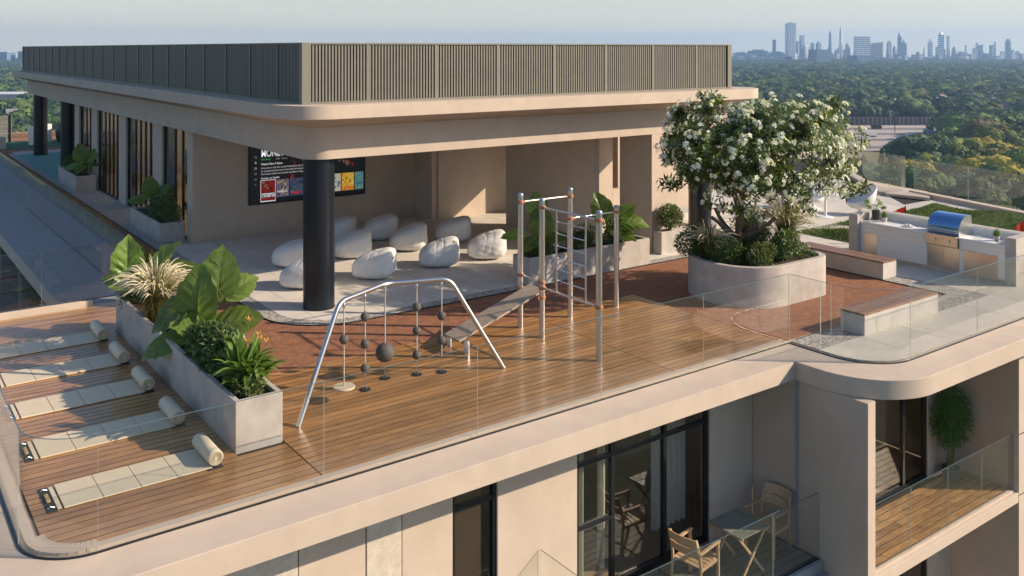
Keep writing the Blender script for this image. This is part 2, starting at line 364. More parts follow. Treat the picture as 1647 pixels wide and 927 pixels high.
structure('steel_edging', edging([(16.6,15.29)]+list(reversed(arc(7.65,16.62,1.33,180,270,10)))+[(6.32,49.5)]), blackm)
structure('steel_edging', edging([(13.3,9.85),(18.23,9.85),(18.23,13.9)]), blackm)

# timber deck: every board an object
s = MB(); s.prism(arc(2.10,10.47,0.48,180,270,8)+[(4.54,9.99),(4.54,19.25),(1.62,19.25)],0.001,0.004); s.box(4.56,13.02,9.97,13.64,0.001,0.004)
deck = structure('timber_deck', s, dark)
bm_cache = {}
edge_shade = mat('board_edge_shade', (0.045, 0.028, 0.018), 0.9)  # shade of the gaps painted into the board sides as dark brown
def board(L_, x, y, parent, matr, w_=0.129, th=0.018, z=0.006, name='deck_board', along='x'):
    key = (round(L_,2), w_, along, matr.name)
    if key not in bm_cache:
        m = MB(); hx, hy = (L_/2, w_/2) if along == 'x' else (w_/2, L_/2)
        e = 0.0015
        m.add([(-hx,-hy,0),(hx,-hy,0),(hx,hy,0),(-hx,hy,0),(-hx,-hy,th-e),(hx,-hy,th-e),(hx,hy,th-e),(-hx,hy,th-e),(-hx+e,-hy+e,th),(hx-e,-hy+e,th),(hx-e,hy-e,th),(-hx+e,hy-e,th)],
              [(0,1,5,4),(1,2,6,5),(2,3,7,6),(3,0,4,7),(4,5,9,8),(5,6,10,9),(6,7,11,10),(7,4,8,11),(8,9,10,11)])
        bme = m.mesh(name, [matr, edge_shade]); bme.polygons.foreach_set('material_index', [1,1,1,1,1,1,1,1,0]); bm_cache[key] = bme
    o = bpy.data.objects.new(name, bm_cache[key]); C.objects.link(o); o.parent = parent; o.location = (x, y, z)
    return o
pitch = 0.14
k = 0
y = 9.97+pitch/2
while y < 19.2:
    if y < 13.62:
        board(5.885, 4.555+5.885/2, y, deck, deckw)
        board(2.57, 10.45+2.57/2, y, deck, deckw)
    # left bay, cut round the long planter
    xs_ = 1.635 if y > 10.47 else 2.10-math.sqrt(max(0.0001, 0.465**2-(10.47-y)**2))
    if y < 11.14 or y > 17.42: board(4.54-xs_, (4.54+xs_)/2, y, deck, deckw)
    else: board(2.29, 1.635+2.29/2, y, deck, deckw)
    y += pitch; k += 1

# paving: slabs with open joints
def paving(name, x0, x1, y0, y1, dx, dy, matr, clip=None, z=0.010, th=0.012, piece='paving_slab', base=True, off=0.0):
    root = MB(); root.box(x0, x1, y0, y1, z-0.006, z-0.001)
    if clip:
        root = MB(); root.prism(clip, z-0.006, z-0.001)
    r = structure(name, root, dark)
    poly = clip
    nx = int(math.ceil((x1-x0)/dx)); ny = int(math.ceil((y1-y0)/dy)); cache = {}
    gj = 0.005
    for i in range(nx):
        for j in range(ny):
            a0 = x0+i*dx+gj; a1 = min(x0+(i+1)*dx, x1)-gj; b0 = y0+j*dy+gj; b1 = min(y0+(j+1)*dy, y1)-gj
            if a1-a0 < 0.03 or b1-b0 < 0.03: continue
            pts = [(a0,b0),(a1,b0),(a1,b1),(a0,b1)]
            if poly:
                pts = clip_poly(pts, poly)
                if len(pts) < 3: continue
                full = abs(parea(pts)-(a1-a0)*(b1-b0)) < 1e-4
            else: full = True
            cx, cy = (a0+a1)/2, (b0+b1)/2
            if full:
                key = (round(a1-a0,3), round(b1-b0,3))
                if key not in cache:
                    m = MB(); m.prism([(-key[0]/2,-key[1]/2),(key[0]/2,-key[1]/2),(key[0]/2,key[1]/2),(-key[0]/2,key[1]/2)], 0, th); cache[key] = m.mesh(piece, matr)
                me = cache[key]
            else:
                m = MB(); m.prism([(px-cx,py-cy) for px,py in pts], 0, th); me = m.mesh(piece, matr)
            o = bpy.data.objects.new(piece, me); C.objects.link(o); o.parent = r; o.location = (cx, cy, z)
            o.rotation_euler = (R_.uniform(-.001,.001), R_.uniform(-.001,.001), 0)
    return r
def parea(p): return abs(sum(p[i][0]*p[(i+1)%len(p)][1]-p[(i+1)%len(p)][0]*p[i][1] for i in range(len(p))))/2
def clip_poly(sub, cl):          # Sutherland-Hodgman, convex counter-clockwise clip
    out = sub
    for i in range(len(cl)):
        a = cl[i]; b = cl[(i+1)%len(cl)]; inp = out; out = []
        if not inp: break
        def ins(p): return (b[0]-a[0])*(p[1]-a[1])-(b[1]-a[1])*(p[0]-a[0]) >= -1e-9
        def inter(p, q):
            d1 = (b[0]-a[0], b[1]-a[1]); d2 = (q[0]-p[0], q[1]-p[1]); den = d1[0]*d2[1]-d1[1]*d2[0]
            t = ((p[0]-a[0])*d1[1]-(p[1]-a[1])*d1[0])/(den if abs(den) > 1e-12 else 1e-12)
            return (p[0]+d2[0]*t, p[1]+d2[1]*t)
        s_ = inp[-1]
        for e in inp:
            if ins(e):
                if not ins(s_): out.append(inter(s_, e))
                out.append(e)
            elif ins(s_): out.append(inter(s_, e))
            s_ = e
    return out
loungeclip = arc(7.65,16.62,1.00,180,270,10)+[(16.6,15.62),(16.6,23.9),(6.65,23.9)]
paving('lounge_paving', 6.53, 16.73, 15.62, 24.02, 0.60, 1.20, pave, clip=loungeclip)
paving('side_paving', 16.606, 20.0, 16.3, 23.9, 1.2, 1.2, pave, z=0.011)
fr = arc(13.95,9.0,0.80,180,270,6)+[(27.2,8.2),(27.2,9.27),(13.15,9.27)]
paving('front_paving', 13.15, 27.2, 8.07, 9.28, 1.15, 0.605, pave_l, clip=fr, z=0.012)
paving('kitchen_paving', 18.85, 21.0, 9.28, 16.29, 1.2, 1.2, pave_l, z=0.013)
paving('far_terrace_paving', 20.2, 35.4, 16.31, 27.1, 1.2, 1.2, pave_l, z=0.009, clip=[(20.2,16.31),(29.4,16.31),(30.3,19.2),(35.4,24.7),(35.4,27.1),(20.2,27.1)])
paving('east_terrace_paving', 21.01, 29.4, 9.28, 16.30, 1.2, 1.2, pave_l, z=0.009, clip=[(21.01,9.28),(27.3,9.28),(29.4,16.3),(21.01,16.3)])
s = MB(); s.prism([(6.55,39.05),(12,39.05),(12,49.3),(7.0,49.3),(6.55,48.6)],0.012,0.018); structure('teal_floor', s, teal)

# ------------------------------------------------------------------ glass balustrades
def run(name, label, pts, seg, z0=0.0, h=1.19, th=0.012, corner_smooth=None, group=None, chan=True):
    """pts: polyline split into straight panels of about seg metres; an item that is a list of points is one bent panel"""
    t = thing(name, label, 'glass balustrade', (pts[0][0] if not isinstance(pts[0], list) else pts[0][0][0], pts[0][1] if not isinstance(pts[0], list) else pts[0][0][1], z0), group=group)
    def panel(poly):
        m = MB(); n = len(poly); L1 = []; R1 = []
        for i, p in enumerate(poly):
            a = Vector(poly[max(i-1,0)]); b = Vector(poly[min(i+1,n-1)]); d = (b-a).normalized(); nn = Vector((-d.y, d.x))*th/2
            L1.append((p[0]+nn.x, p[1]+nn.y)); R1.append((p[0]-nn.x, p[1]-nn.y))
        m.prism(R1+list(reversed(L1)), z0-0.0, z0+h)
        gp = m.build('glass_panel', glass, t, smooth=30 if n > 2 else False)
        m = MB(); m.prism(R1+list(reversed(L1)), z0+h, z0+h+0.004)
        if n == 2:
            for (q0, q1) in ((0,1),(1,0)):
                pa = Vector(poly[q0]); pb = Vector(poly[q1]); u = (pb-pa).normalized(); c0 = pa-u*0.0015
                m.bar((c0.x,c0.y,z0+h/2),(c0.x+u.x*0.0014,c0.y+u.y*0.0014,z0+h/2), th*0.5, h, mi=1)
        m.build('polished_edge', [glass_edge, glass_side], gp)
    def straight(a, b):
        a = Vector(a); b = Vector(b); L_ = (b-a).length
        if L_ < 0.05: return
        k = max(1, round(L_/seg)); d = (b-a)/k; u = (b-a).normalized()*0.004
        for q in range(k):
            p0 = a+d*q+u; p1 = a+d*(q+1)-u; panel([(p0.x,p0.y),(p1.x,p1.y)])
    prev = None
    for item in pts:
        if isinstance(item, list):
            if prev is not None: straight(prev, item[0])
            panel(item); prev = item[-1]
        else:
            if prev is not None: straight(prev, item)
            prev = item
    if chan:
        flat = []
        for it in pts: flat += it if isinstance(it, list) else [it]
        m = MB()
        for a, b in zip(flat[:-1], flat[1:]):
            if (Vector(a)-Vector(b)).length > 0.01: m.bar((a[0],a[1],z0+0.006),(b[0],b[1],z0+0.006), 0.03, 0.014)
        m.build('base_channel', blackm, t)
    return t
c1 = arc(2.05,10.45,0.62,180,270,10); c2 = arc(13.95,9.0,0.87,180,270,12)
run('glass_balustrade', 'clear frameless glass balustrade with one rounded corner along the front of the timber deck', [(1.43,19.35), c1, (4.49,9.83), (13.08,9.83)], 2.15)
run('glass_balustrade', 'clear frameless glass balustrade curving out round the paved corner by the benches', [(13.085,9.822), (13.08,9.2), c2, (26.9,8.15)], 2.2)
run('glass_balustrade', 'short clear glass balustrade on the low kerb at the back of the mat deck', [(1.45,19.37), (4.64,19.37)], 1.6, z0=0.13, h=1.06)
run('glass_balustrade', 'long glass balustrade on the grey coping beside the open court', [(4.68,19.45), (4.68,50.2)], 2.2, z0=0.018, h=1.17)
# kerb inside glass and far terrace kerbs
s = MB(); kp_ = [(1.535,19.2),(1.535,10.45)]+arc(2.05,10.45,0.515,180,270,10)[1:]+[(13.0,9.935)]
for a_, b_ in zip(kp_[:-1], kp_[1:]): s.bar((a_[0],a_[1],0.018),(b_[0],b_[1],0.018), 0.10, 0.034)
ka_ = arc(2.08,10.46,0.485,180,270,14)
for a_, b_ in zip(ka_[:-1], ka_[1:]): s.bar((a_[0],a_[1],0.0185),(b_[0],b_[1],0.0185), 0.15, 0.036)
structure('deck_kerb', s, plaster)
def kerb(pts, w_, h_, name):
    m = MB()
    for a, b in zip(pts[:-1], pts[1:]): m.bar((a[0],a[1],h_/2+0.002),(b[0],b[1],h_/2+0.002), w_, h_)
    return structure(name, m, plaster)
kerb([(27.05,8.1),(29.85,17.3)], 0.30, 0.16, 'east_kerb')
kerb([(28.85,17.75),(30.85,19.9)], 0.32, 0.14, 'east_kerb')
kerb([(30.87,19.92),(35.5,24.9)], 0.32, 0.14, 'east_kerb')
s = MB(); s.prism([(29.0,16.2),(30.25,17.0),(30.5,18.1),(30.95,19.8),(28.7,17.6)],0.03,0.12); structure('terrace_corner', s, plaster)
run('glass_balustrade', 'far straight glass balustrade beyond the artificial turf', [(27.05,8.3),(29.85,17.25)], 2.35, z0=0.16, h=1.1, chan=False)
run('glass_balustrade', 'far glass balustrade ending in a rounded glass corner behind the white egg chairs', [[(28.95,17.68),(29.35,17.50),(29.75,17.52),(29.98,17.80),(30.0,18.25),(30.2,18.85),(30.95,19.95)], (35.4,24.75)], 2.4, z0=0.14, h=1.15, chan=False)

# ------------------------------------------------------------------ roof pavilion
pav = thing('roof_pavilion', 'long flat roofed plaster pavilion with rounded roof edge and glazed side on the roof terrace', 'building', (13,32,0))
W = 2.93
m = MB(); m.prism(arc(7.55,16.65,0.45,180,270,8)+[(18.95,16.2),(18.95,49.0),(7.1,49.0)], W, 3.56)
m.build('beam', plaster, pav, smooth=35, bevel=0.006)
def ring_loft(name, outer, z_out, inner, z_in):
    pass
def rr(x0, x1, y0, y1, r, n=10):
    return arc(x0+r,y0+r,r,180,270,n)+arc(x1-r,y0+r,r,270,360,n)+arc(x1-r,y1-r,r,0,90,n)+arc(x0+r,y1-r,r,90,180,n)
o_ = rr(6.4,19.75,15.38,49.4,0.85); i_ = rr(7.06,19.0,16.16,49.04,0.46)
m = MB(); N_ = len(o_)
vs = [(x,y,4.015) for x,y in o_]+[(x,y,3.76) for x,y in o_]+[(x,y,3.555) for x,y in i_]
fs = [tuple(range(N_)), tuple(range(3*N_-1,2*N_-1,-1))]
for i in range(N_):
    j = (i+1)%N_; fs += [(N_+i,N_+j,j,i),(2*N_+i,2*N_+j,N_+j,N_+i)]
m.add(vs, fs); m.build('roof_slab', plaster, pav, smooth=35, bevel=0.006)
def pbox(name, x0,x1,y0,y1,z0,z1, mt=plaster, bevel=0.005, label=None):
    return MB().box(x0,x1,y0,y1,z0,z1).build(name, mt, pav, bevel=bevel, label=label)
pbox('wall', 7.3, 13.94, 24.0, 24.22, 0.0, W-0.002)
pbox('wall', 13.94, 14.14, 23.04, 24.22, 0.0, W-0.002)
pbox('wall', 14.14, 18.9, 23.0, 23.2, 0.0, W-0.002)
pbox('wall', 15.3, 15.48, 17.4, 21.2, 0.0, W-0.002)
pbox('wall', 18.9, 19.1, 20.4, 23.2, 0.0, W-0.002)  # added wall; blocks the sun to end the patch on the recess wall
pbox('wall', 16.88, 17.45, 19.05, 19.25, 0.0, W-0.002)
pbox('pier', 16.15, 17.12, 16.203, 17.36, 0.0, W-0.002)
pbox('low_wall', 17.452, 21.2, 19.05, 19.25, 0.0, 1.09)
pbox('wall', 13.7, 13.9, 24.222, 39.0, 0.0, W-0.002)
pbox('wall', 7.3, 13.9, 38.8, 39.0, 0.0, W-0.002)
# side wall piers between the windows
wins = [(24.47,26.87),(27.78,30.99),(31.9,35.1),(36.0,38.2)]
ys = [24.222]+[v for p in wins for v in p]+[38.798]
for a, b in zip(ys[0::2], ys[1::2]): pbox('wall_pier', 7.3, 7.5, a, b, 0.0, W-0.002)
for x, y in [(7.47,16.58),(7.55,41.6),(7.55,48.3),(18.35,16.62)]:
    m = MB(); m.lathe([(0.31,0.012),(0.31,0.05),(0.302,0.055),(0.302,W)], x, y, 40); m.build('column', colm, pav, smooth=40)
nm = [3,5,5,3]
for (a, b), k in zip(wins, nm):
    f = MB(); f.box(7.36,7.44,a,b,2.85,2.928); f.box(7.36,7.44,a,b,0.012,0.06); f.box(7.36,7.44,a,a+0.05,0.06,2.85); f.box(7.36,7.44,b-0.05,b,0.06,2.85)
    f.box(7.47,7.55,b-0.42,b-0.05,0.06,2.85)
    fo = f.build('window', blackm, pav, bevel=0.003)
    for q in range(1, k): 
        yy = a+(b-a-0.35)*q/k; MB().box(7.37,7.43,yy-0.03,yy+0.03,0.06,2.85).build('mullion', blackm, fo)
    for q in range(k):
        y0 = a+(b-a-0.35)*q/k+0.031 if q else a+0.051; y1 = a+(b-a-0.35)*(q+1)/k-0.031 if q < k-1 else b-0.051
        MB().box(7.395,7.405,y0,y1,0.061,2.849).build('pane', wglass, fo)
m = MB(); m.box(7.51,13.69,24.23,38.79,0.012,0.02); m.build('room_floor', roomf, pav)
for q in range(5):
    y0 = 26+q*2.6; MB().box(9.0,12.5,y0,y0+0.12,2.90,2.925).build('ceiling_lamp', mat('lamp_strip', (0.9,0.8,0.65), 0.5, emit=((1.0,0.78,0.52),14)), pav)

# gym things in the room, seen through the glass
def treadmill(x, y, rz, label):
    t = thing('treadmill', label, 'treadmill', (x,y,0.02), rz, 'treadmills in the gym')
    m = MB(); m.box(-.9,.9,-.38,.38,.05,.18); m.build('running_deck', blackm, t, local=True, bevel=.01)
    for sg in (-1,1):
        m = MB(); m.tube([(.75,sg*.36,.15),(.85,sg*.36,1.25),(.45,sg*.36,1.0)], .03, 8); m.build('handrail', steel, t, local=True)
    m = MB(); m.bar((.85,-.36,1.2),(.85,.36,1.2),.3,.1,up=(.5,0,1)); m.build('console', blackm, t, local=True)
    return t
treadmill(9.6,25.8,0,'black treadmill nearest the lounge end of the glazed gym')
treadmill(9.6,29.2,0,'black treadmill standing behind the second gym window')
dr = thing('dumbbell_rack', 'steel rack of black weight discs behind the gym windows', 'weight rack', (10.5,33.4,0.02))
m = MB()
for zz in (.4,.8,1.2): m.box(10.3,10.7,32.0,34.8,zz,zz+.04)
for yy in (32.0,34.76): m.box(10.3,10.7,yy,yy+.04,0.02,1.3)
m.build('rack_frame', blackm, dr)
for zz in (.52,.92,1.32):
    for q in range(7):
        m = MB(); m.lathe([(0.11,-.04),(0.11,.04)],0,0,16); me = m.mesh('weight', blackm)
        o = obj('weight', me, dr, local=True); o.location = (0, -1.15+q*.38, zz+.02); o.rotation_euler = (0, PI/2, 0)
# back hall planting seen past the piers
# ------------------------------------------------------------------ louvre screen on the roof
scr = thing('louvre_screen', 'olive grey vertical louvre screen enclosing the plant area on the pavilion roof', 'louvre screen', (12.8,30,4.015))
zb, zt = 4.018, 5.168
fx = [6.85+1.55*i+0.02 for i in range(1,8)]
m = MB(); m.box(6.85,7.03,15.95,16.10,zb,zt); m.build('corner_post', louvre, scr, bevel=.003)
m = MB(); m.box(18.68,18.83,15.95,16.10,zb,zt); m.build('corner_post', louvre, scr, bevel=.003)
m = MB(); m.box(6.85,6.97,48.7,48.82,zb,zt); m.build('corner_post', louvre, scr)
posts = [7.03]+[8.215+1.5475*i for i in range(7)]+[18.68]
for x in posts[1:-1]: MB().box(x-.028,x+.028,15.965,16.06,zb+.03,zt-.03).build('post', louvre, scr)
m = MB(); m.box(7.03,18.68,15.958,16.075,zb,zb+.035); m.box(7.03,18.68,15.958,16.075,zt-.03,zt); m.build('rail', louvre, scr)
for a, b in zip(posts[:-1], posts[1:]):
    m = MB(); a2 = a+.03; k = max(1, int((b-a-.06)/0.0655)); st = (b-a-.06)/k
    for q in range(k): m.box(a2+q*st+.012, a2+q*st+.048, 15.985, 16.05, zb+.036, zt-.031)
    m.build('slats', louvre, scr, kind='stuff')
lp = [16.10]+[17.19+1.504*i for i in range(21)]+[48.7]
for y in lp[1:-1]: MB().box(6.86,6.95,y-.028,y+.028,zb+.03,zt-.03).build('post', louvre, scr)
m = MB(); m.box(6.853,6.97,16.10,48.7,zb,zb+.035); m.box(6.853,6.97,16.10,48.7,zt-.03,zt); m.build('rail', louvre, scr)
for a, b in zip(lp[:-1], lp[1:]):
    m = MB(); a2 = a+.03; k = max(1, int((b-a-.06)/0.0655)); st = (b-a-.06)/k
    for q in range(k): m.box(6.88, 6.945, a2+q*st+.012, a2+q*st+.048, zb+.036, zt-.031)
    m.build('slats', louvre, scr, kind='stuff')
m = MB(); m.box(18.70,18.80,16.1,48.7,zb,zt); m.build('side_panel', louvre, scr)
m = MB(); m.box(6.97,18.70,48.7,48.8,zb,zt); m.build('side_panel', louvre, scr)
m = MB(); m.box(7.05,18.66,16.12,16.14,zb+.02,zt-.05); m.box(7.0,7.02,16.15,48.6,zb+.02,zt-.05); m.build('gap_shade_panel', blackm, scr)  # added black sheets stand in for the shade between the slats
m = MB(); m.box(7.12,18.6,16.22,48.5,zb,zb+.5); m.build('plant_deck', blackm, scr)
rod = MB(); rod.tube([(14.9,20.5,4.5),(14.9,20.5,5.34)],.008,6); rod.tube([(14.9,20.5,5.34),(14.9,20.5,5.45)],[.004,.001],6)
tag(rod.build('lightning_rod', steel), 'thin steel lightning rod rising above the louvre screen', 'rod')

# ------------------------------------------------------------------ apartments below the terrace
apt = thing('apartment_block', 'peach plaster apartment block with dark framed doors and balconies below the roof terrace', 'building', (8,10,-9))
def abox(name, x0,x1,y0,y1,z0,z1, mt=plaster, bevel=0.004, parent=None, label=None):
    return MB().box(x0,x1,y0,y1,z0,z1).build(name, mt, parent or apt, bevel=bevel, label=label)
ZT = -0.302; ZB = -6.3
for x0, x1, mt in [(0.8,3.3,plaster),(3.31,4.285,plaster_rough),(4.30,5.165,plaster),(5.18,5.665,plaster_rough),(5.68,6.43,plaster),(7.15,8.56,plaster),(11.39,12.45,plaster)]:
    abox('wall_panel', x0, x1, 10.1 if mt is plaster else 10.093, 10.3, ZB, ZT, mt, label='rough textured stone panel' if mt is plaster_rough else None)
abox('backing_wall', 0.8, 6.43, 10.301, 10.4, ZB, ZT, dark)
abox('backing_wall', 7.15, 8.56, 10.301, 10.4, ZB, ZT, dark)
MB().box(0.8,12.0,19.3,19.4,-6.3,-.302).build('rear_wall', plaster, apt)
abox('side_wall', 0.8, 0.98, 10.405, 19.299, ZB, ZT)
abox('tower_body', 0.9, 27.0, 10.5, 19.2, GZ, ZB-0.01)
abox('tower_body', 3.6, 33.0, 19.25, 60, GZ, -7.0)
# partition walls, balconies in the stepped-out bay
abox('partition_wall', 12.45, 12.65, 7.93, 10.098, -9, ZT, bevel=.006)
abox('trim_strip', 12.425, 12.449, 9.16, 9.21, -9, ZT, grey_slab)
abox('partition_wall', 17.2, 26.9, 7.93, 9.3, -9, ZT, bevel=.003)
for zz in (-1.95,-3.05,-6.0): abox('panel_joint', 17.21, 26.9, 7.926, 7.9295, zz-.008, zz+.008, dark, bevel=0)
def glazing(x0, x1, y, z0, z1, muls, transom=None, nm='door', low=None):
    f = MB(); fr_ = 0.05
    f.box(x0,x1,y,y+.09,z1-.06,z1); f.box(x0,x1,y,y+.09,z0,z0+.07); f.box(x0,x0+fr_,y,y+.09,z0+.07,z1-.06); f.box(x1-fr_,x1,y,y+.09,z0+.07,z1-.06)
    fo = f.build(nm, blackm, apt, bevel=.004)
    xs = [x0+fr_]+[v for q in muls for v in (q-.035,q+.035)]+[x1-fr_]
    for q in muls: MB().box(q-.035,q+.035,y+.01,y+.08,z0+.07,z1-.06).build('mullion', blackm, fo)
    for a, b in zip(xs[0::2], xs[1::2]):
        segs = [(z0+.071, z1-.061)]
        cuts = []
        if transom: cuts.append(transom)
        if low and a < low[1] and b > low[0]: cuts.append(low[2])
        zz = [z0+.071]+sorted(cuts)+[z1-.061]
        for c_ in cuts: MB().box(a,b,y+.012,y+.078,c_-.03,c_+.03).build('transom', blackm, fo)
        for i in range(len(zz)-1):
            MB().box(a+.001,b-.001,y+.04,y+.052,zz[i]+(.031 if i else 0),zz[i+1]-(.031 if i < len(zz)-2 else 0)).build('pane', wglass, fo)
    return fo
def curtain(x0, x1, y, z0, z1, parent, folds=None):
    n = int((x1-x0)/0.018)+2; vs = []; fs = []
    for i in range(n):
        x = x0+(x1-x0)*i/(n-1); ph = (x-x0)/0.13*2*PI
        yy = y+0.04*math.sin(ph)+0.012*math.sin(ph*2.7+1)
        vs += [(x,yy,z0),(x,yy+.008*math.sin(ph*.6),z1)]
    for i in range(n-1): fs.append((2*i,2*i+2,2*i+3,2*i+1))
    m = MB(); m.add(vs, fs); return m.build('curtain', curt, parent, smooth=True)
for st in range(2):
    zf = -3.0-3.0*st; zt_ = zf+2.695
    d1 = glazing(8.565, 11.385, 10.13, zf+.02, zt_, [9.30,10.40], transom=zf+1.98, low=(8.5,9.3,zf+1.05))
    curtain(8.66,9.05,10.55,zf+.05,zt_-.05,d1); curtain(9.36,9.52,10.55,zf+.05,zt_-.05,d1); curtain(10.46,11.2,10.5,zf+.3,zt_-.05,d1)
    w1 = glazing(6.435, 7.145, 10.13, zf-.3, zt_, [], transom=zf+1.98, nm='window')
    MB().box(6.55,6.98,10.24,10.25,zf-.2,zf+2.2).build('blind', mat('brown_blind',(0.085,0.055,0.04),.8), w1)
    d2 = glazing(12.652, 16.35, 9.2, zf+.02, zt_, [13.6,14.6,15.6], nm='door')
    abox('wall_panel', 16.352, 17.198, 9.18, 9.3, zf, zt_)
    # rooms
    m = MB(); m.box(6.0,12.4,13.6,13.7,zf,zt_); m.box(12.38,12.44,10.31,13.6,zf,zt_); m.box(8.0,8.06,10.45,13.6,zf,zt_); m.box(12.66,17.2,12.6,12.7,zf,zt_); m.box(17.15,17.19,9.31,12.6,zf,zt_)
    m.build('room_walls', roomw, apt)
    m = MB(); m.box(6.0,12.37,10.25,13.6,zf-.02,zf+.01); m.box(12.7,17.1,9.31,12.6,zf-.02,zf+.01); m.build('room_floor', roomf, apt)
    # balconies
    bs = MB(); bs.box(7.85,12.424,8.70,10.095,zf-.16,zf-.002); bs.box(7.80,12.52,8.60,9.0,zf-.36,zf-.161)
    b1 = bs.build('balcony_slab', grey_slab, apt, bevel=.006)
    bs = MB(); bs.box(12.652,17.198,7.935,9.178,zf-.18,zf-.002); b2 = bs.build('balcony_slab', plaster, apt, bevel=.006)
    if st == 0:
        fl = MB().box(7.9,12.42,8.82,10.09,zf-.0015,zf+.002).build('balcony_floor', dark, b1)
        y = 8.90
        k = 0
        while y < 10.05:
            board(2.2, 9.02, y, b1, greyw, name='floor_board', z=zf+.002); board(2.2, 11.26, y, b1, greyw, name='floor_board', z=zf+.002); y += .14
        fl = MB().box(12.66,17.19,8.10,9.17,zf-.0015,zf+.002).build('balcony_floor', dark, b2)
        y = 8.17; k = 0
        while y < 9.1:
            x = 12.67; k += 1; off = (k*0.37) % 0.9
            xs = [12.67, 12.67+0.25+off, 12.67+1.15+off, 12.67+2.05+off, 12.67+2.95+off, 17.18]
            for a, b in zip(xs[:-1], xs[1:]):
                if b-a > .05: board(b-a-.004, (a+b)/2, y, b2, parq, name='floor_board', z=zf+.002, w_=0.130)
            y += .14
        MB().box(12.66,17.19,8.0,8.06,zf,zf+.03).build('balcony_kerb', plaster, apt)
run('glass_balustrade', 'smoky glass balustrade of the lower balcony with the table and chairs', [(7.87,10.08),(7.87,8.78),(11.3,8.78),(12.42,8.78)], 2.3, z0=-3.0, h=1.04)
run('glass_balustrade', 'glass balustrade of the lower balcony with the orange timber floor', [(12.67,8.03),(17.19,8.03)], 1.15, z0=-3.0, h=1.04)
# lower court terrace
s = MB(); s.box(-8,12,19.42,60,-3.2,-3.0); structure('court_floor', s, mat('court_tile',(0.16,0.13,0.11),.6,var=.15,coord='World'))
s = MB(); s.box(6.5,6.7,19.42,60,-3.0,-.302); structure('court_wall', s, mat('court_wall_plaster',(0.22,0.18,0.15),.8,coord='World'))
for i,y in enumerate((22.0,25.5,29.0,32.5,36,40)):
    s = MB(); s.box(3.5,3.56,y,y+.06,-3.0,-.302); tag(s.build('court_post', steel), 'slim pale metal post under the edge of the grey court coping', 'post', 'posts under the court coping')
# ================================================================== planters
def planter_box(x0, x1, y0, y1, h, label, wall=0.07, group=None):
    t = thing('concrete_planter', label, 'planter', ((x0+x1)/2,(y0+y1)/2,0), group=group)
    o = [(x0,y0),(x1,y0),(x1,y1),(x0,y1)]; i = [(x0+wall,y0+wall),(x1-wall,y0+wall),(x1-wall,y1-wall),(x0+wall,y1-wall)]
    planter_shell(t, o, i, h); return t
def planter_shell(t, o, i, h, mt=None, smooth=False):
    n = len(o); m = MB()
    vs = [(x,y,0.004) for x,y in o]+[(x,y,h) for x,y in o]+[(x,y,h) for x,y in i]+[(x,y,h-.12) for x,y in i]
    fs = []
    for k in range(n):
        j = (k+1)%n; fs += [(k,j,n+j,n+k),(n+k,n+j,2*n+j,2*n+k),(2*n+k,2*n+j,3*n+j,3*n+k)]
    m.add(vs, fs); m.build('planter_wall', mt or conc, t, smooth=smooth, bevel=.008)
    m = MB(); m.add([(x,y,h-.06) for x,y in i], [tuple(range(n))]); m.build('soil', soil, t)
planter_box(3.93,4.545,11.19,17.36,0.655,'long concrete planter of mixed leafy plants between the mat deck and the climbing frame')
planter_box(11.72,15.28,15.40,15.98,0.60,'long concrete planter behind the steel pull-up frame')
planter_box(16.10,17.14,15.82,16.10,0.57,'small square concrete planter with one round bush beside the plaster pier')
planter_box(6.62,7.27,24.55,27.6,0.50,'concrete planter below the gym window nearest the lounge')
planter_box(6.58,7.25,34.9,38.3,0.57,'concrete planter below the farthest gym window')
bp = thing('round_cornered_planter', 'large round cornered concrete planter holding the blossoming tree', 'planter', (15.2,12.6,0))
def rrc(x0,x1,y0,y1,rs,n=10):
    a,b,c,d = rs
    return arc(x0+a,y0+a,a,180,270,n)+arc(x1-b,y0+b,b,270,360,n)+arc(x1-c,y1-c,c,0,90,n)+arc(x0+d,y1-d,d,90,180,n)
BP = (13.90,16.50,11.28,13.50)
planter_shell(bp, rrc(*BP,(0.98,0.42,0.5,1.05)), rrc(BP[0]+.13,BP[1]-.13,BP[2]+.13,BP[3]-.13,(0.86,0.31,0.39,0.93)), 0.80, smooth=40)
t = thing('concrete_bed_wall', 'low concrete bench step beyond the dark column', 'step', (19.5,17.2,0))
m = MB(); m.box(18.9,21.0,17.9,18.6,0,0.42); m.build('step_block', conc_in, t, bevel=.01)
m = MB(); m.box(18.9,21.0,17.3,17.896,0,0.2); m.build('step_block', conc_in, t, bevel=.01)

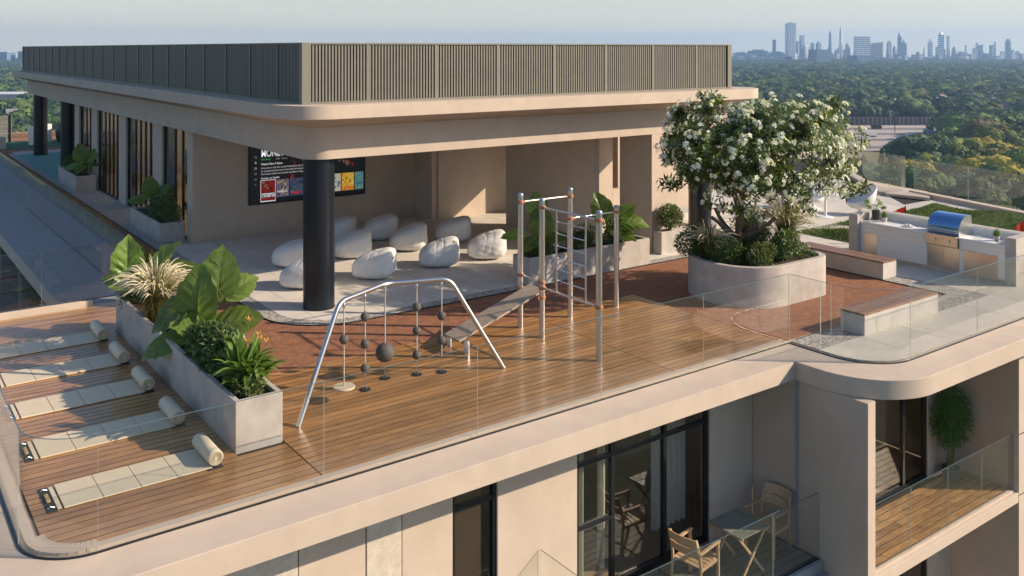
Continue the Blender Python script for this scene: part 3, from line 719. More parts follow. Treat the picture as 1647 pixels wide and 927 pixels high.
# ================================================================== plants
def shrub(name, label, c, r, n, leaf, ln, wd, mt, group=None, flat=0.8, cat='shrub', twigs=True, lumps=7, seed=0):
    rg = np.random.default_rng(1000+seed); c = np.array(c, float); r = np.array(r, float)
    t = thing(name, label, cat, (c[0],c[1],c[2]-r[2]*0.7), group=group)
    # lumpy crown: leaves near the surface of several overlapping lobes
    lob = rand_dirs(lumps, rg)*rg.uniform(.25,.62,(lumps,1)); lr = rg.uniform(.42,.68,lumps)
    which = rg.integers(0, lumps, n); d = rand_dirs(n, rg); rad = rg.uniform(.55,1.0,n)**0.6
    pos = lob[which]+d*(lr[which]*rad)[:,None]
    P = c+pos*r; P[:,2] = np.maximum(P[:,2], c[2]-r[2]*0.95)
    D = d*0.9+rand_dirs(n, rg)*0.7+np.array([0,0,0.25]); N = d+rand_dirs(n, rg)*0.5+np.array([0,0,.6])
    obj('foliage', leaves_mesh('foliage', P, D, N, rg.uniform(.65,1.25,n)*ln, rg.uniform(.7,1.2,n)*wd, mt), t, kind='stuff')
    if twigs:
        m = MB()
        for q in range(14):
            e = c+rand_dirs(1, rg)[0]*r*0.75; e[2] = max(e[2], c[2])
            m.tube([(c[0]+rg.uniform(-.1,.1)*r[0],c[1]+rg.uniform(-.1,.1)*r[1],c[2]-r[2]*0.9),tuple((c+e)/2+rg.uniform(-.03,.03,3)),tuple(e)],[.008,.005,.002],5,cap=False)
        m.build('stems', bark, t, kind='stuff')
    return t
def big_leaf_mesh(L, seed=0, cup=0.10, ripple=0.03, arch=0.22, slim=1.0):
    m = MB(); nr, na = 9, 44; vs = [(0,0,0)]; amax = math.radians(166); W_ = 0.86*slim
    def outline(a):
        c = abs(a); r = 0.36+0.50*math.cos(c/2)**3.2+0.14*math.exp(-(c/0.20)**2)
        r *= 1-0.22*math.exp(-((c-math.radians(166))/0.22)**2)
        return L*r*(1+0.022*math.sin(c*21+seed)+0.03*math.sin(c*12+seed*1.7+(1 if a > 0 else 0)))
    def surf(x, y):
        ay = abs(y); u = (x-ay*0.75)/L
        z = cup*ay*1.25-arch*(x*abs(x))/L-0.35*arch*ay*ay/L*2
        z += ripple*L*math.sin(u*2*PI*4.2)*min(1,ay/(0.16*L))*0.8
        z += ripple*L*0.9*math.sin(math.atan2(y,x)*7+seed)*(math.hypot(x,y)/L)**2.2
        return z+0.02*L*min(1,ay/(0.05*L))
    for i in range(1, nr+1):
        for k in range(na+1):
            a = -amax+2*amax*k/na; r = outline(a)*i/nr; x = r*math.cos(a); y = r*math.sin(a)*W_; vs.append((x,y,surf(x,y)))
    fs = [(0,1+k,2+k) for k in range(na)]
    for i in range(nr-1):
        for k in range(na):
            a = 1+i*(na+1)+k; fs.append((a,a+na+1,a+na+2,a+1))
    m.add(vs, fs)
    def rib(p0, p1, w_):
        pts = []
        for j in range(6):
            t = j/5; x = p0[0]+(p1[0]-p0[0])*t; y = p0[1]+(p1[1]-p0[1])*t; bend = 0.06*L*math.sin(PI*t)*(1 if p1[1] != 0 else 0)
            x += bend*0.5; pts.append((x, y, surf(x, y)+0.0015))
        m.tube(pts, [w_*(1-0.7*j/5) for j in range(6)], 4, cap=False, mi=1)
    rib((0,0),(outline(0)*0.94,0),0.008*L/.5)
    for s_ in (-1,1):
        for st, an in ((0.0,140),(0.0,104),(0.02,74),(0.16,52),(0.32,36),(0.48,24),(0.64,13)):
            a = math.radians(an); r = outline(s_*a)*0.93; rib((st*L,0),(r*math.cos(a), s_*r*math.sin(a)*W_), 0.0038*L/.5)
    return m.mesh('leaf_blade', [leaf_big, stem_m])
def elephant_ear(label, base, specs, group=None, cat='plant'):
    """specs: (attach offset vector, tip direction, face normal, length)"""
    t = thing('elephant_ear_plant', label, cat, base, group=group); B = Vector(base)
    for i, (off, tip, nrm, L) in enumerate(specs):
        A = B+Vector(off); tip = Vector(tip).normalized(); nrm = Vector(nrm)
        nrm = (nrm-tip*nrm.dot(tip)).normalized(); side = nrm.cross(tip)
        me = big_leaf_mesh(L, seed=i*3+int(abs(base[0]*10)), cup=R_.uniform(.05,.22), ripple=R_.uniform(.02,.04), arch=R_.uniform(.12,.35), slim=R_.uniform(.85,1.05))
        o = obj('leaf', me, t, smooth=True); M = Matrix((tip, side, nrm)).transposed().to_4x4(); M.translation = A
        o.matrix_basis = M
        m = MB(); mid = B+(A-B)*0.5+Vector((0,0,0.10*(A-B).length)); m.tube([B+Vector((R_.uniform(-.03,.03),R_.uniform(-.03,.03),-.03)), mid, A], [.020,.014,.008], 7)
        m.build('leaf_stalk', stem_m, t, smooth=True)
    return t
def fountain_grass(label, c, h, spread, nb, npl, group=None, seed=0, toward=None):
    rg = np.random.default_rng(300+seed); t = thing('fountain_grass', label, 'ornamental grass', c, group=group)
    P = np.stack([c[0]+rg.normal(0,.05,nb), c[1]+rg.normal(0,.05,nb), np.full(nb, c[2])],1)
    obj('blades', blades_mesh('blades', P, rg.uniform(0,2*PI,nb), h*rg.uniform(.45,1,nb), spread*rg.uniform(.2,1,nb), .011, grassb), t, kind='stuff')
    m = MB()
    for q in range(npl):
        a = rg.uniform(0,2*PI); o = spread*rg.uniform(.25,1.15); hh = h*rg.uniform(.75,1.2)
        d = Vector((math.cos(a),math.sin(a),0)); B = Vector(c)+d*0.05; pts = []
        for j in range(8):
            q_ = j/7; pts.append(B+d*o*(.35*q_+.65*q_**2.6)+Vector((0,0,hh*(q_*1.55-0.80*q_**3.0*(0.35+o/spread*0.65)))))
        m.tube(pts[:5], .0025, 4, cap=False, mi=0); k = pts[4:]
        # bristly plume
        f = []; e = []
        for j in range(len(k)-1):
            for s_ in range(4):
                e.append(k[j]+(k[j+1]-k[j])*s_/4)
        e.append(k[-1]); n = len(e)
        m.tube(e, [0.0015+0.0068*math.sin(PI*min(1,(i+1.5)/n))**.7*(1+.35*math.sin(i*2.3+q)) for i in range(n)], 5, mi=1)
    m.build('plumes', [stem_m, plume], t, kind='stuff'); return t
def strap_plant(label, c, n, L, wd, name='strap_leaf_plant', mt=None, seed=0, up=1.0, group=None):
    rg = np.random.default_rng(50+seed); t = thing(name, label, 'plant', c, group=group)
    vs = []; fs = []
    for q in range(n):
        a = rg.uniform(0,2*PI); d = Vector((math.cos(a),math.sin(a),0)); s_ = Vector((-d.y,d.x,0)); tilt = rg.uniform(.15,1.0)
        st = Vector(c)+Vector((rg.normal(0,.07),rg.normal(0,.07),rg.uniform(0,.25*up))); l = L*rg.uniform(.6,1.1); b = len(vs)
        for j in range(7):
            u = j/6; p = st+d*(l*u*tilt)+Vector((0,0,l*(u*(1.15-tilt*.45)*up-0.62*u*u*tilt)))
            wv = wd*math.sin(PI*(0.08+0.92*u)**.8)*0.5 if j < 6 else .001
            vs += [p-s_*wv+Vector((0,0,wv*.5)), p, p+s_*wv+Vector((0,0,wv*.5))]
        for j in range(6):
            k = b+3*j; fs += [(k,k+1,k+4,k+3),(k+1,k+2,k+5,k+4)]
    m = MB(); m.add(vs, fs); m.build('leaves', mt or leaf_strap, t, smooth=True, kind='stuff'); return t

# --- long front planter, from far to near
zs = 0.60
elephant_ear('elephant ear plant with upright yellow-green leaves at the far end of the long front planter', (4.25,16.65,zs), [
    (rfu(-.32,.02,.55), rfu(.02,.0,1), rfu(.35,-1,.25), .64),
    (rfu(-.10,-.16,.66), rfu(.15,-.45,-.8), rfu(-.2,-1,.2), .40),
    (rfu(.10,.06,.42), rfu(.48,.1,1), rfu(-.85,-.7,.5), .78),
    (rfu(.28,.0,.50), rfu(1,.1,.38), rfu(-.3,-.5,1), .60),
    (rfu(-.22,.05,.34), rfu(-1,.0,.28), rfu(-.1,-.6,1), .60),
    (rfu(-.42,.16,.50), rfu(-.5,.2,-.5), rfu(-.5,-.8,.3), .50),
    (rfu(.16,.25,.30), rfu(.5,.9,.4), rfu(0,-.6,1), .5)])
fountain_grass('fountain grass with pale feathery plumes spilling from the long front planter', (4.16,15.62,zs), 0.78, 0.74, 1100, 210, seed=1)
elephant_ear('elephant ear plant with huge round dark-veined leaves in the middle of the long front planter', (4.30,14.25,zs), [
    (rfu(.16,-.14,.42), rfu(.0,-.12,1), rfu(-.10,-1,.15), .74),
    (rfu(.38,.12,.72), rfu(.05,.2,1), rfu(.3,-1,.4), .68),
    (rfu(.58,.18,.66), rfu(.8,.5,.55), rfu(.3,-.8,.9), .46),
    (rfu(-.06,-.02,.50), rfu(-.75,-.3,-.35), rfu(-.35,-.7,.9), .60),
    (rfu(.26,-.22,.16), rfu(-.85,-.35,.45), rfu(.1,-.6,1), .50),
    (rfu(.50,-.05,.20), rfu(1,.0,.32), rfu(0,-.7,.9), .64),
    (rfu(-.10,-.25,.06), rfu(-1,-.2,-.22), rfu(0,-.4,1), .60)])
shrub('leafy_shrub', 'dark small leaved shrub at the foot of the fountain grass in the long front planter', (4.2,15.0,zs+.05), (.30,.55,.20), 1500, None, .055, .028, leaf_dark, seed=1)
shrub('leafy_shrub', 'bushy oval leaved shrub next to the orange flowers in the long front planter', (4.25,13.15,zs+.20), (.40,1.05,.36), 5200, None, .095, .05, leaf_dark, seed=2, lumps=10)
shrub('leafy_shrub', 'small pale tipped shrub filling the far corner of the long front planter', (4.2,17.0,zs+.05), (.30,.32,.2), 900, None, .055, .028, leaf_dark, seed=3)
strap_plant('striped bright green strap leaved plant at the near end of the long front planter', (4.27,11.75,zs-.02), 125, .66, .105, seed=3, up=1.0)
shrub('leafy_shrub', 'low pale shrub under the striped leaves at the near end of the long planter', (4.24,11.75,zs+.03), (.27,.48,.16), 1500, None, .085, .04, leaf_lite, seed=31)
hf = thing('orange_heliconia', 'slender plant with small orange flowers on tall stalks rising behind the striped leaves', 'flowering plant', (4.35,12.25,zs))
fl_pts = [((4.48,12.2),1.32),((4.55,12.0),1.15),((4.62,12.1),1.06),((4.66,12.0),1.04),((4.25,12.6),1.05),((4.3,12.2),0.92),((4.18,11.7),0.9),((4.40,12.6),.98),((4.5,12.35),.98)]
for (x,y), z in fl_pts:
    m = MB(); m.tube([(4.35+(x-4.35)*.3,12.2+(y-12.2)*.3,zs-.02),((x+4.35)/2,(y+12.25)/2,(z+zs)/2+.04),(x,y,z)], .0035, 5); m.build('flower_stalk', stem_m, hf)
    m = MB()
    for q in range(6):
        a = q*1.1+z*9; d = Vector((math.cos(a)*.6,math.sin(a)*.6,.75)).normalized(); s_ = Vector((-math.sin(a),math.cos(a),0)); p = Vector((x,y,z)); L_ = .105
        m.add([p-s_*.002, p+d*L_*.5-s_*.012, p+d*L_+Vector((0,0,-.01)), p+d*L_*.5+s_*.012],[(0,1,2,3)])
    m.build('flower', flowerm, hf)

# --- planter behind the pull-up frame
elephant_ear('elephant ear plant with a huge round leaf behind the left poles of the pull-up frame', (12.2,15.7,.55), [
    (rfu(.05,.0,.85), rfu(.1,-.2,-1), rfu(-.1,-1,.3), .60),(rfu(.0,.1,.88), rfu(-.1,.1,1), rfu(.1,-1,.5), .50),
    (rfu(-.35,.0,.42), rfu(-1,-.2,.05), rfu(-.2,-.5,1), .48),(rfu(.28,.0,.40), rfu(.8,-.5,.1), rfu(.1,-.5,1), .46),(rfu(-.12,-.1,.35), rfu(-.5,-.7,-.3), rfu(-.2,-.7,.9), .4)])
elephant_ear('elephant ear plant with one upright pale leaf behind the right poles of the pull-up frame', (14.35,15.72,.55), [
    (rfu(-.18,.0,.62), rfu(-.25,-.1,1), rfu(.2,-1,.3), .58),(rfu(.22,.05,.55), rfu(.7,.1,.9), rfu(-.6,-.7,.7), .50),
    (rfu(.30,.0,.45), rfu(1,-.05,.15), rfu(0,-.6,1), .58),(rfu(.02,-.1,.40), rfu(.2,-.8,-.3), rfu(0,-.7,.9), .42),(rfu(.2,-.1,.25), rfu(.8,-.5,-.2), rfu(0,-.4,1), .42)])
shrub('leafy_shrub', 'dark shrub at the left end of the planter behind the pull-up frame', (12.3,15.7,.72), (.52,.30,.34), 2600, None, .06, .03, leaf_dark, seed=5)
shrub('leafy_shrub', 'dark shrub in the middle of the planter behind the pull-up frame', (13.3,15.7,.74), (.55,.28,.34), 2800, None, .06, .03, leaf_dark, seed=6)
shrub('leafy_shrub', 'sunlit shrub at the right end of the planter behind the pull-up frame', (14.5,15.7,.78), (.60,.28,.36), 2600, None, .06, .032, leaf_lite, seed=7)
shrub('round_bush', 'round pale green bush in the small square planter by the pier', (16.55,15.98,.86), (.46,.36,.36), 2600, None, .065, .034, leaf_lite, seed=8)
# --- planters by the windows
elephant_ear('elephant ear plant at the left end of the nearer gym window planter', (6.95,26.7,.45), [
    (rfu(.02,.0,.55), rfu(-.1,-.1,1), rfu(.2,-1,.3), .50),(rfu(.22,.0,.5), rfu(.6,.1,.8), rfu(-.5,-.8,.6), .42),(rfu(-.25,.0,.35), rfu(-1,0,.1), rfu(0,-.6,1), .42),(rfu(.1,-.1,.2), rfu(.5,-.5,-.3), rfu(0,-.6,1), .36)])
shrub('leafy_shrub', 'dense dark shrub at the right end of the nearer gym window planter', (6.98,25.5,.72), (.36,.95,.42), 4200, None, .075, .035, leaf_dark, seed=9, lumps=10)
elephant_ear('elephant ear plant at the right end of the farther gym window planter', (6.95,35.4,.52), [
    (rfu(-.05,.0,.60), rfu(-.25,-.1,1), rfu(.2,-1,.3), .58),(rfu(.22,.0,.55), rfu(.5,.1,.9), rfu(-.4,-.8,.6), .58),(rfu(.30,.0,.42), rfu(1,0,.2), rfu(0,-.6,1), .50),(rfu(-.25,.0,.3), rfu(-1,0,.0), rfu(0,-.6,1), .5),(rfu(0,-.2,.3), rfu(0,-.8,-.2), rfu(0,-.6,1), .42)])
shrub('leafy_shrub', 'dark shrub at the left end of the farther gym window planter', (6.9,37.0,.80), (.40,1.0,.42), 2600, None, .10, .05, leaf_dark, seed=10, lumps=9)

# --- plants in the round cornered planter
zr = 0.76
shrub('leafy_shrub', 'low bright mounded shrub at the front edge of the round cornered planter', (14.85,11.72,zr+.16), (.45,.32,.30), 3200, None, .045, .026, leaf_lite, seed=11)
shrub('leafy_shrub', 'glossy shrub right of the tree trunk in the round cornered planter', (15.5,11.78,zr+.22), (.45,.36,.38), 3600, None, .05, .03, leaf_dark, seed=12)
shrub('leafy_shrub', 'taller shrub just behind the trunk in the round cornered planter', (15.5,12.6,zr+.28), (.55,.5,.42), 3600, None, .055, .03, leaf_lite, seed=13)
shrub('leafy_shrub', 'broad shrub left of the tree trunk in the round cornered planter', (14.35,12.35,zr+.18), (.42,.42,.34), 3200, None, .06, .03, leaf_dark, seed=14)
shrub('leafy_shrub', 'airy shrub leaning over the left rim of the round cornered planter', (14.45,13.15,zr+.24), (.50,.45,.42), 3000, None, .06, .03, leaf_dark, seed=15)
shrub('leafy_shrub', 'pale green shrub at the right rear of the round cornered planter', (16.2,13.1,zr+.32), (.45,.5,.42), 3000, None, .06, .03, leaf_lite, seed=16)
fountain_grass('fountain grass with white plumes at the right side of the round cornered planter', (16.05,12.15,zr), .95, .66, 700, 170, seed=4)
fountain_grass('fountain grass with dark blades at the left side of the round cornered planter', (14.35,12.75,zr), .60, .55, 520, 90, seed=5)
shrub('leafy_shrub', 'low shrub under the white plumed grass in the round cornered planter', (16.0,12.0,zr+.08), (.40,.55,.22), 2600, None, .055, .03, leaf_dark, seed=32)
shrub('leafy_shrub', 'low dark shrub at the rear of the round cornered planter behind the trunk', (15.0,13.1,zr+.15), (.6,.35,.30), 2600, None, .06, .03, leaf_dark, seed=33)

# ================================================================== blossoming tree
def blossom_tree():
    rg = random.Random(77); base = Vector((15.12,12.62,0.74))
    t = thing('blossom_tree', 'spreading multi-stemmed tree covered in white blossom in the round cornered planter', 'tree', base)
    tips = []; m = MB(); cc = Vector((15.46,12.26,2.94)); rad = Vector((2.42,2.05,1.27))
    def inside(p):
        q = p-cc; zr_ = rad.z*(1.0 if q.z > 0 else 1.05)
        return (q.x/rad.x)**2+(q.y/rad.y)**2+(q.z/zr_)**2
    def grow(p, d, L, r, lvl):
        pts = [p]; rs = [r]; n = 4; dd = d.copy()
        for i in range(n):
            dd = (dd+Vector((rg.uniform(-.22,.22),rg.uniform(-.22,.22),rg.uniform(-.12,.16)))).normalized()
            p = p+dd*L/n; pts.append(p); rs.append(r*(1-.38*(i+1)/n))
            if lvl >= 2: tips.append((p.copy(), dd.copy(), lvl))
        m.tube(pts, rs, max(4, 9-lvl*2) if lvl < 4 else 4, cap=False)
        if lvl < 5 and inside(p) < 1.0:
            k = 3 if lvl < 2 else (3 if rg.random() < .62 else 2)
            for q in range(k):
                a = rg.uniform(0, 2*PI); sp = rg.uniform(.45,.85)
                ax = dd.orthogonal().normalized(); bx = dd.cross(ax)
                nd = (dd+(ax*math.cos(a+q*2.1)+bx*math.sin(a+q*2.1))*sp).normalized()
                out = (p-cc); out.z *= .5
                nd = (nd+out.normalized()*.22+Vector((0,0,.04))).normalized()
                grow(p, nd, L*rg.uniform(.66,.86), rs[-1]*.72, lvl+1)
    m.tube([base+Vector((0,0,-.08)), base+Vector((.0,.02,.12)), base+Vector((-.03,.0,.36))], [.125,.105,.10], 12, cap=False)
    fork = base+Vector((-.03,0,.32))
    stems = [(-.75,.25,.55),(-.25,-.55,.85),(.35,.35,.95),(.85,-.15,.50),(.35,-.75,.55),(-.35,.8,.7),(0.05,0,1.1)]
    for i, (a, b, c_) in enumerate(stems):
        d = Vector((a,b,c_)).normalized(); grow(fork, d, rg.uniform(.72,.95), .058, 0)
    m.build('trunk', bark, t, smooth=True)
    # leaf rosettes at the tips and through the outer shell of the crown
    cl = [(p, d) for p, d, l in tips if inside(p) < 1.12]
    lump = [ (Vector((rg.gauss(0,1),rg.gauss(0,1),rg.gauss(0,1))).normalized(), rg.uniform(.72,1.06)) for _ in range(30)]
    k = 0
    while k < 1050:
        d = Vector((rg.gauss(0,1),rg.gauss(0,1),rg.gauss(0,1))).normalized()
        best = max(lump, key=lambda q: q[0].dot(d)); s_ = best[1]*(1.0 if best[0].dot(d) > .86 else .86)
        u = rg.uniform(.45,1.0)**.45*s_
        p = cc+Vector((d.x*rad.x,d.y*rad.y,d.z*rad.z))*u
        if p.z < 1.75 and rg.random() < .72: continue
        cl.append((p, (d*.8+Vector((0,0,.35))).normalized())); k += 1
    # hanging side sprays seen low on both sides
    for c0, n_ in ((cc+rfu(-1.75,-.1,-.55),30),(cc+rfu(1.95,0,-.85),34),(cc+rfu(-.75,-.8,-1.30),14),(cc+rfu(.5,-.9,-1.15),16),(cc+rfu(1.5,.0,.9),14),(cc+rfu(-1.0,0,1.05),12)):
        for q in range(n_): cl.append((c0+Vector((rg.uniform(-.3,.3),rg.uniform(-.3,.3),rg.uniform(-.2,.2))), Vector((rg.uniform(-1,1),rg.uniform(-1,1),rg.uniform(-.1,.7))).normalized()))
    cl = [c_ for c_ in cl if inside(c_[0]) < 1.18]
    if len(cl) > 2300: cl = rg.sample(cl, 2300)
    P, D, N, Ls, Ws = [], [], [], [], []; fl = []
    for p, d in cl:
        ax = d.orthogonal().normalized(); bx = d.cross(ax); k = rg.randint(6,9); a0 = rg.uniform(0,6.28)
        for q in range(k):
            a = a0+q*2.4; side = ax*math.cos(a)+bx*math.sin(a); dr = (d*rg.uniform(.25,.8)+side+Vector((0,0,-.15))).normalized()
            P.append(p-d*.03*q*.5); D.append(dr); N.append(d+Vector((0,0,.3))); Ls.append(rg.uniform(.12,.20)); Ws.append(rg.uniform(.040,.062))
        if inside(p) > .34 and rg.random() < .50: fl.append((p+d*.05, d))
    obj('leaves', leaves_mesh('leaves', np.array(P), np.array(D), np.array(N), np.array(Ls), np.array(Ws), leaf_tree, fold=.14, droop=.18), t, kind='stuff')
    # blossom: clusters of five-petalled flowers
    def cluster(seed):
        r2 = random.Random(seed); b = MB()
        for q in range(r2.randint(4,6)):
            d = Vector((r2.gauss(0,.7),r2.gauss(0,.7),r2.uniform(.35,1.2))).normalized(); c_ = d*r2.uniform(.035,.065); ax = d.orthogonal().normalized(); bx = d.cross(ax); R0 = r2.uniform(.030,.042); a0 = r2.uniform(0,6)
            for k in range(5):
                a = a0+k*2*PI/5; s_ = ax*math.cos(a)+bx*math.sin(a); tt = ax*-math.sin(a)+bx*math.cos(a)
                b.add([c_, c_+s_*R0*.6-tt*R0*.36+d*R0*.28, c_+s_*R0*1.15+d*R0*.18, c_+s_*R0*.6+tt*R0*.36+d*R0*.28], [(0,1,2),(0,2,3)])
            b.add([c_+d*.004+ax*.006, c_+d*.004+bx*.006, c_+d*.004-ax*.006, c_+d*.004-bx*.006, c_+d*.016], [(0,1,4),(1,2,4),(2,3,4),(3,0,4)], mi=1)
        return b.mesh('blossom', [petal, mat('stamen',(.75,.5,.12),.7)])
    meshes = [cluster(s_) for s_ in range(6)]
    camp = Vector((0,0,CAMZ)); fl.sort(key=lambda q: (q[0]-camp).length)
    rest_v = []; rest = MB()
    for i, (p, d) in enumerate(fl):
        M = d.to_track_quat('Z','Y').to_matrix().to_4x4() @ Matrix.Rotation(rg.uniform(0,6.28),4,'Z') @ Matrix.Scale(rg.uniform(.85,1.35),4); M.translation = p
        me = meshes[i % 6]
        if i < 295:
            o = bpy.data.objects.new('blossom', me); C.objects.link(o); o.parent = t; o.matrix_basis = Matrix.Translation(-base) @ M
        else:
            o0 = len(rest.v); rest.v += [tuple(M @ v.co) for v in me.vertices]; rest.f += [tuple(j+o0 for j in pl.vertices) for pl in me.polygons]; rest.m += [pl.material_index for pl in me.polygons]
    if rest.v: rest.build('blossoms', [petal, MATS['stamen']], t, kind='stuff')
blossom_tree()

# ================================================================== exercise mats
def mat_thing(y0, label):
    t = thing('exercise_mat', label, 'mat', (1.88,y0,0.024), group='exercise mats on the deck')
    X = 1.66; w_ = 0.64
    for q in range(4):
        a = 0.0+q*0.405+.06; MB().box(a+.003,a+.402,0,w_,.006,.022).build('mat_panel', matm, t, bevel=.004, local=True)
    MB().box(.0,.045,.02,w_-.02,.004,.014).build('end_strip', matm, t, bevel=.003, local=True)
    MB().box(-.10,-.005,-.01,w_+.01,.0,.010).build('end_strap', strapm, t, bevel=.002, local=True)
    for yy in (.08,.56): MB().tube([(-.09,yy,.012),(-.06,yy,.03),(-.02,yy,.012)],.006,6).build('buckle', steel, t, local=True)
    MB().box(-.075,-.035,.22,.42,.012,.035).build('handle', brass, t, bevel=.006, local=True)
    m = MB(); r0 = .094; vs = []
    prof = [(.022,0.0),(.022,.012),(.05,.004),(.075,.0),(r0-.008,.0),(r0,.008),(r0,w_-.008),(r0-.008,w_),(.05,w_-.004),(.022,w_-.012),(.022,w_)]
    m.lathe(prof, 0, 0, 32, cap=True); me = m.mesh('roll', matm); o = obj('roll', me, t, smooth=50, local=True)
    o.rotation_euler = (-PI/2,0,0); o.location = (1.72,0,r0+.022)
    sp = MB(); pts = []
    for k in range(70):
        a = k*.36; r = .026+.0009*k; pts.append((1.72+r*math.cos(a), -.0015, r0+.022+r*math.sin(a)))
    sp.tube(pts, .0022, 4); sp.build('roll_edge', mat('mat_edge',(.40,.34,.24),.7), t, local=True)
    MB().box(1.62,1.80,-.03,w_+.03,0,.012).build('roll_strap', strapm, t, local=True)
    return t
m0 = mat_thing(10.93, 'cream exercise mat with rolled end, nearest the front glass corner')
for y, lb in [(12.43,'cream exercise mat with rolled end, second from the front glass'),(13.93,'cream exercise mat with rolled end, middle one of the five beside the long planter'),
              (15.38,'cream exercise mat with rolled end, fourth from the front glass'),(16.82,'cream exercise mat with rolled end, farthest one next to the back kerb')]:
    dup(m0, (1.88,y,.024), 0, lb)

# ================================================================== rope climbing frame
cf = thing('rope_climbing_frame', 'bent steel tube climbing frame hung with ropes and rubber balls on the timber deck', 'climbing frame', (6.6,12.0,.024))
Zt = 1.47
path = smooth_path([(4.87,11.47,0.024),(5.66,11.87,Zt),(6.68,12.38,Zt),(7.62,12.06,Zt),(8.38,11.67,0.024)], .16, 7)
m = MB(); m.tube(path, .036, 18); m.build('frame_tube', steel, cf, smooth=40)
def rope(x, y, zt, zb, balls, disc=False):
    m = MB(); m.tube([(x,y,zt-.03),(x,y,zb)], .0105, 8); r = m.build('rope', mat('rope_grey',(.42,.40,.37),.7,bump=1,bscale=200), cf)
    m = MB(); m.lathe([(.006,zt-.03),(.018,zt-.05),(.02,zt-.10),(.012,zt-.13)], x, y, 14); m.build('swivel', steel, cf, smooth=40)
    for z, rd in balls:
        MB().ball((x,y,z), rd, 28, 18).build('ball', ballm, cf, smooth=True)
        MB().lathe([(.016,z-rd-.02),(.016,z+rd+.02)], x, y, 10).build('collar', steel, cf)
    if disc:
        m = MB(); m.lathe([(.0,zb-.004),(.135,zb-.004),(.155,zb+.004),(.158,zb+.02),(.150,zb+.034),(.0,zb+.036)], x, y, 36, cap=False); m.build('seat_disc', discw, cf, smooth=40)
        m = MB(); m.lathe([(.02,zb-.02),(.012,zb-.005)], x, y, 10); m.build('nut', blackm, cf)
    else:
        for q in range(5):
            z = zb-.02-q*.035; m = MB(); a = q*PI/2
            pts = [(x+.011*math.cos(u)*math.cos(a), y+.011*math.cos(u)*math.sin(a), z+.022*math.sin(u)) for u in [k*PI/4 for k in range(9)]]
            m.tube(pts, .0032, 4, cap=False); m.build('chain_link', steel, cf)
        m = MB(); m.lathe([(.085,.025),(.085,.034),(.05,.046),(.0,.048)], x, y, 28, cap=False); m.build('anchor_plate', blackm, cf, smooth=40)
        m = MB(); m.tube([(x+.026*math.cos(u)*.8, y+.026*math.cos(u)*-.6, .066+.026*math.sin(u)) for u in [k*PI/6 for k in range(13)]], .005, 6, cap=False); m.build('anchor_ring', steel, cf)
rope(5.75,11.91,Zt,.215,[(0.91,.068)],disc=True)
rope(6.20,12.14,Zt,.27,[(1.10,.068),(.70,.068),(.34,.068)])
rope(6.66,12.38,Zt,.27,[(.42,.145)])
rope(7.13,12.23,Zt,.27,[(1.07,.068),(.70,.068),(.33,.068)])
rope(7.50,12.10,Zt,.27,[(.90,.068),(.52,.068)])

# ================================================================== pull-up station with incline board
ps = thing('pull_up_station', 'steel pole pull-up station with orange clamps, ladder and incline board', 'exercise frame', (10.6,12.4,.024))
for x, y, h in [(9.85,13.2,2.45),(9.82,12.53,2.45),(10.99,13.17,2.45),(9.82,11.04,2.45),(12.17,13.18,2.0)]:
    m = MB(); m.lathe([(.052,.024),(.052,h-.05)], x, y, 24); p = m.build('pole', steel, ps, smooth=40)
    m = MB(); m.lathe([(.0535,h-.05),(.0535,h-.02),(.04,h-.004),(.0,h)], x, y, 24, cap=False); m.build('cap', mat('cap_blue_grey',(.30,.36,.42),.4,metal=.6), p, smooth=40)
def clamp(x, y, z, d=(0,-1)):
    m = MB(); m.lathe([(.0525,z-.028),(.062,z-.028),(.065,z-.018),(.065,z+.018),(.062,z+.028),(.0525,z+.028)], x, y, 24, cap=False)
    m.box(x+d[0]*.075-.022,x+d[0]*.075+.022,y+d[1]*.075-.022,y+d[1]*.075+.022,z-.022,z+.022)
    m.build('clamp', rustm, ps, smooth=35)
for a in [(9.85,13.2,2.29,(1,0)),(9.85,13.2,.98,(0,-1)),(9.85,13.2,.74,(0,-1)),(9.82,12.53,2.29,(0,-1)),(9.82,12.53,.98,(0,1)),(9.82,12.53,.89,(0,-1)),(9.82,12.53,.72,(-1,0)),
          (10.99,13.17,2.29,(-1,0)),(10.99,13.17,1.87,(1,0)),(9.82,11.04,2.29,(0,1)),(9.82,11.04,.89,(0,1)),(12.17,13.18,1.87,(-1,0))]: clamp(*a)
for a, b, r in [((9.9,13.2,2.29),(10.95,13.17,2.29),.017),((11.04,13.17,1.87),(12.12,13.18,1.87),.017),((9.82,12.49,2.29),(9.82,11.08,2.29),.02),((9.82,12.49,.89),(9.82,11.08,.89),.02),((9.845,13.16,.98),(9.825,12.58,.98),.017)]:
    MB().tube([a,b], r, 12).build('cross_bar', steel, ps, smooth=40)
lad = MB(); lad.tube([(9.82,12.13,2.28),(9.82,12.13,.90)],.016,10); lad.tube([(9.82,11.37,2.28),(9.82,11.37,.90)],.016,10); lo = lad.build('ladder', steel, ps, smooth=40)
for z in (2.10,1.90,1.69,1.48,1.29,1.10): MB().tube([(9.82,12.12,z),(9.82,11.38,z)],.011,8).build('rung', steel, lo, smooth=40)
for y in (12.57,13.12):
    m = MB(); m.lathe([(.052,.024),(.052,.21),(.04,.245),(.0,.255)], 8.28, y, 20, cap=False); m.build('short_post', steel, ps, smooth=40)
MB().tube([(8.28,12.6,.20),(8.28,13.09,.20)], .015, 8).build('cross_bar', steel, ps)
m = MB(); m.bar((8.16,12.85,.235),(9.98,12.87,.80),.46,.032); m.build('incline_board', ashw, ps, bevel=.006)

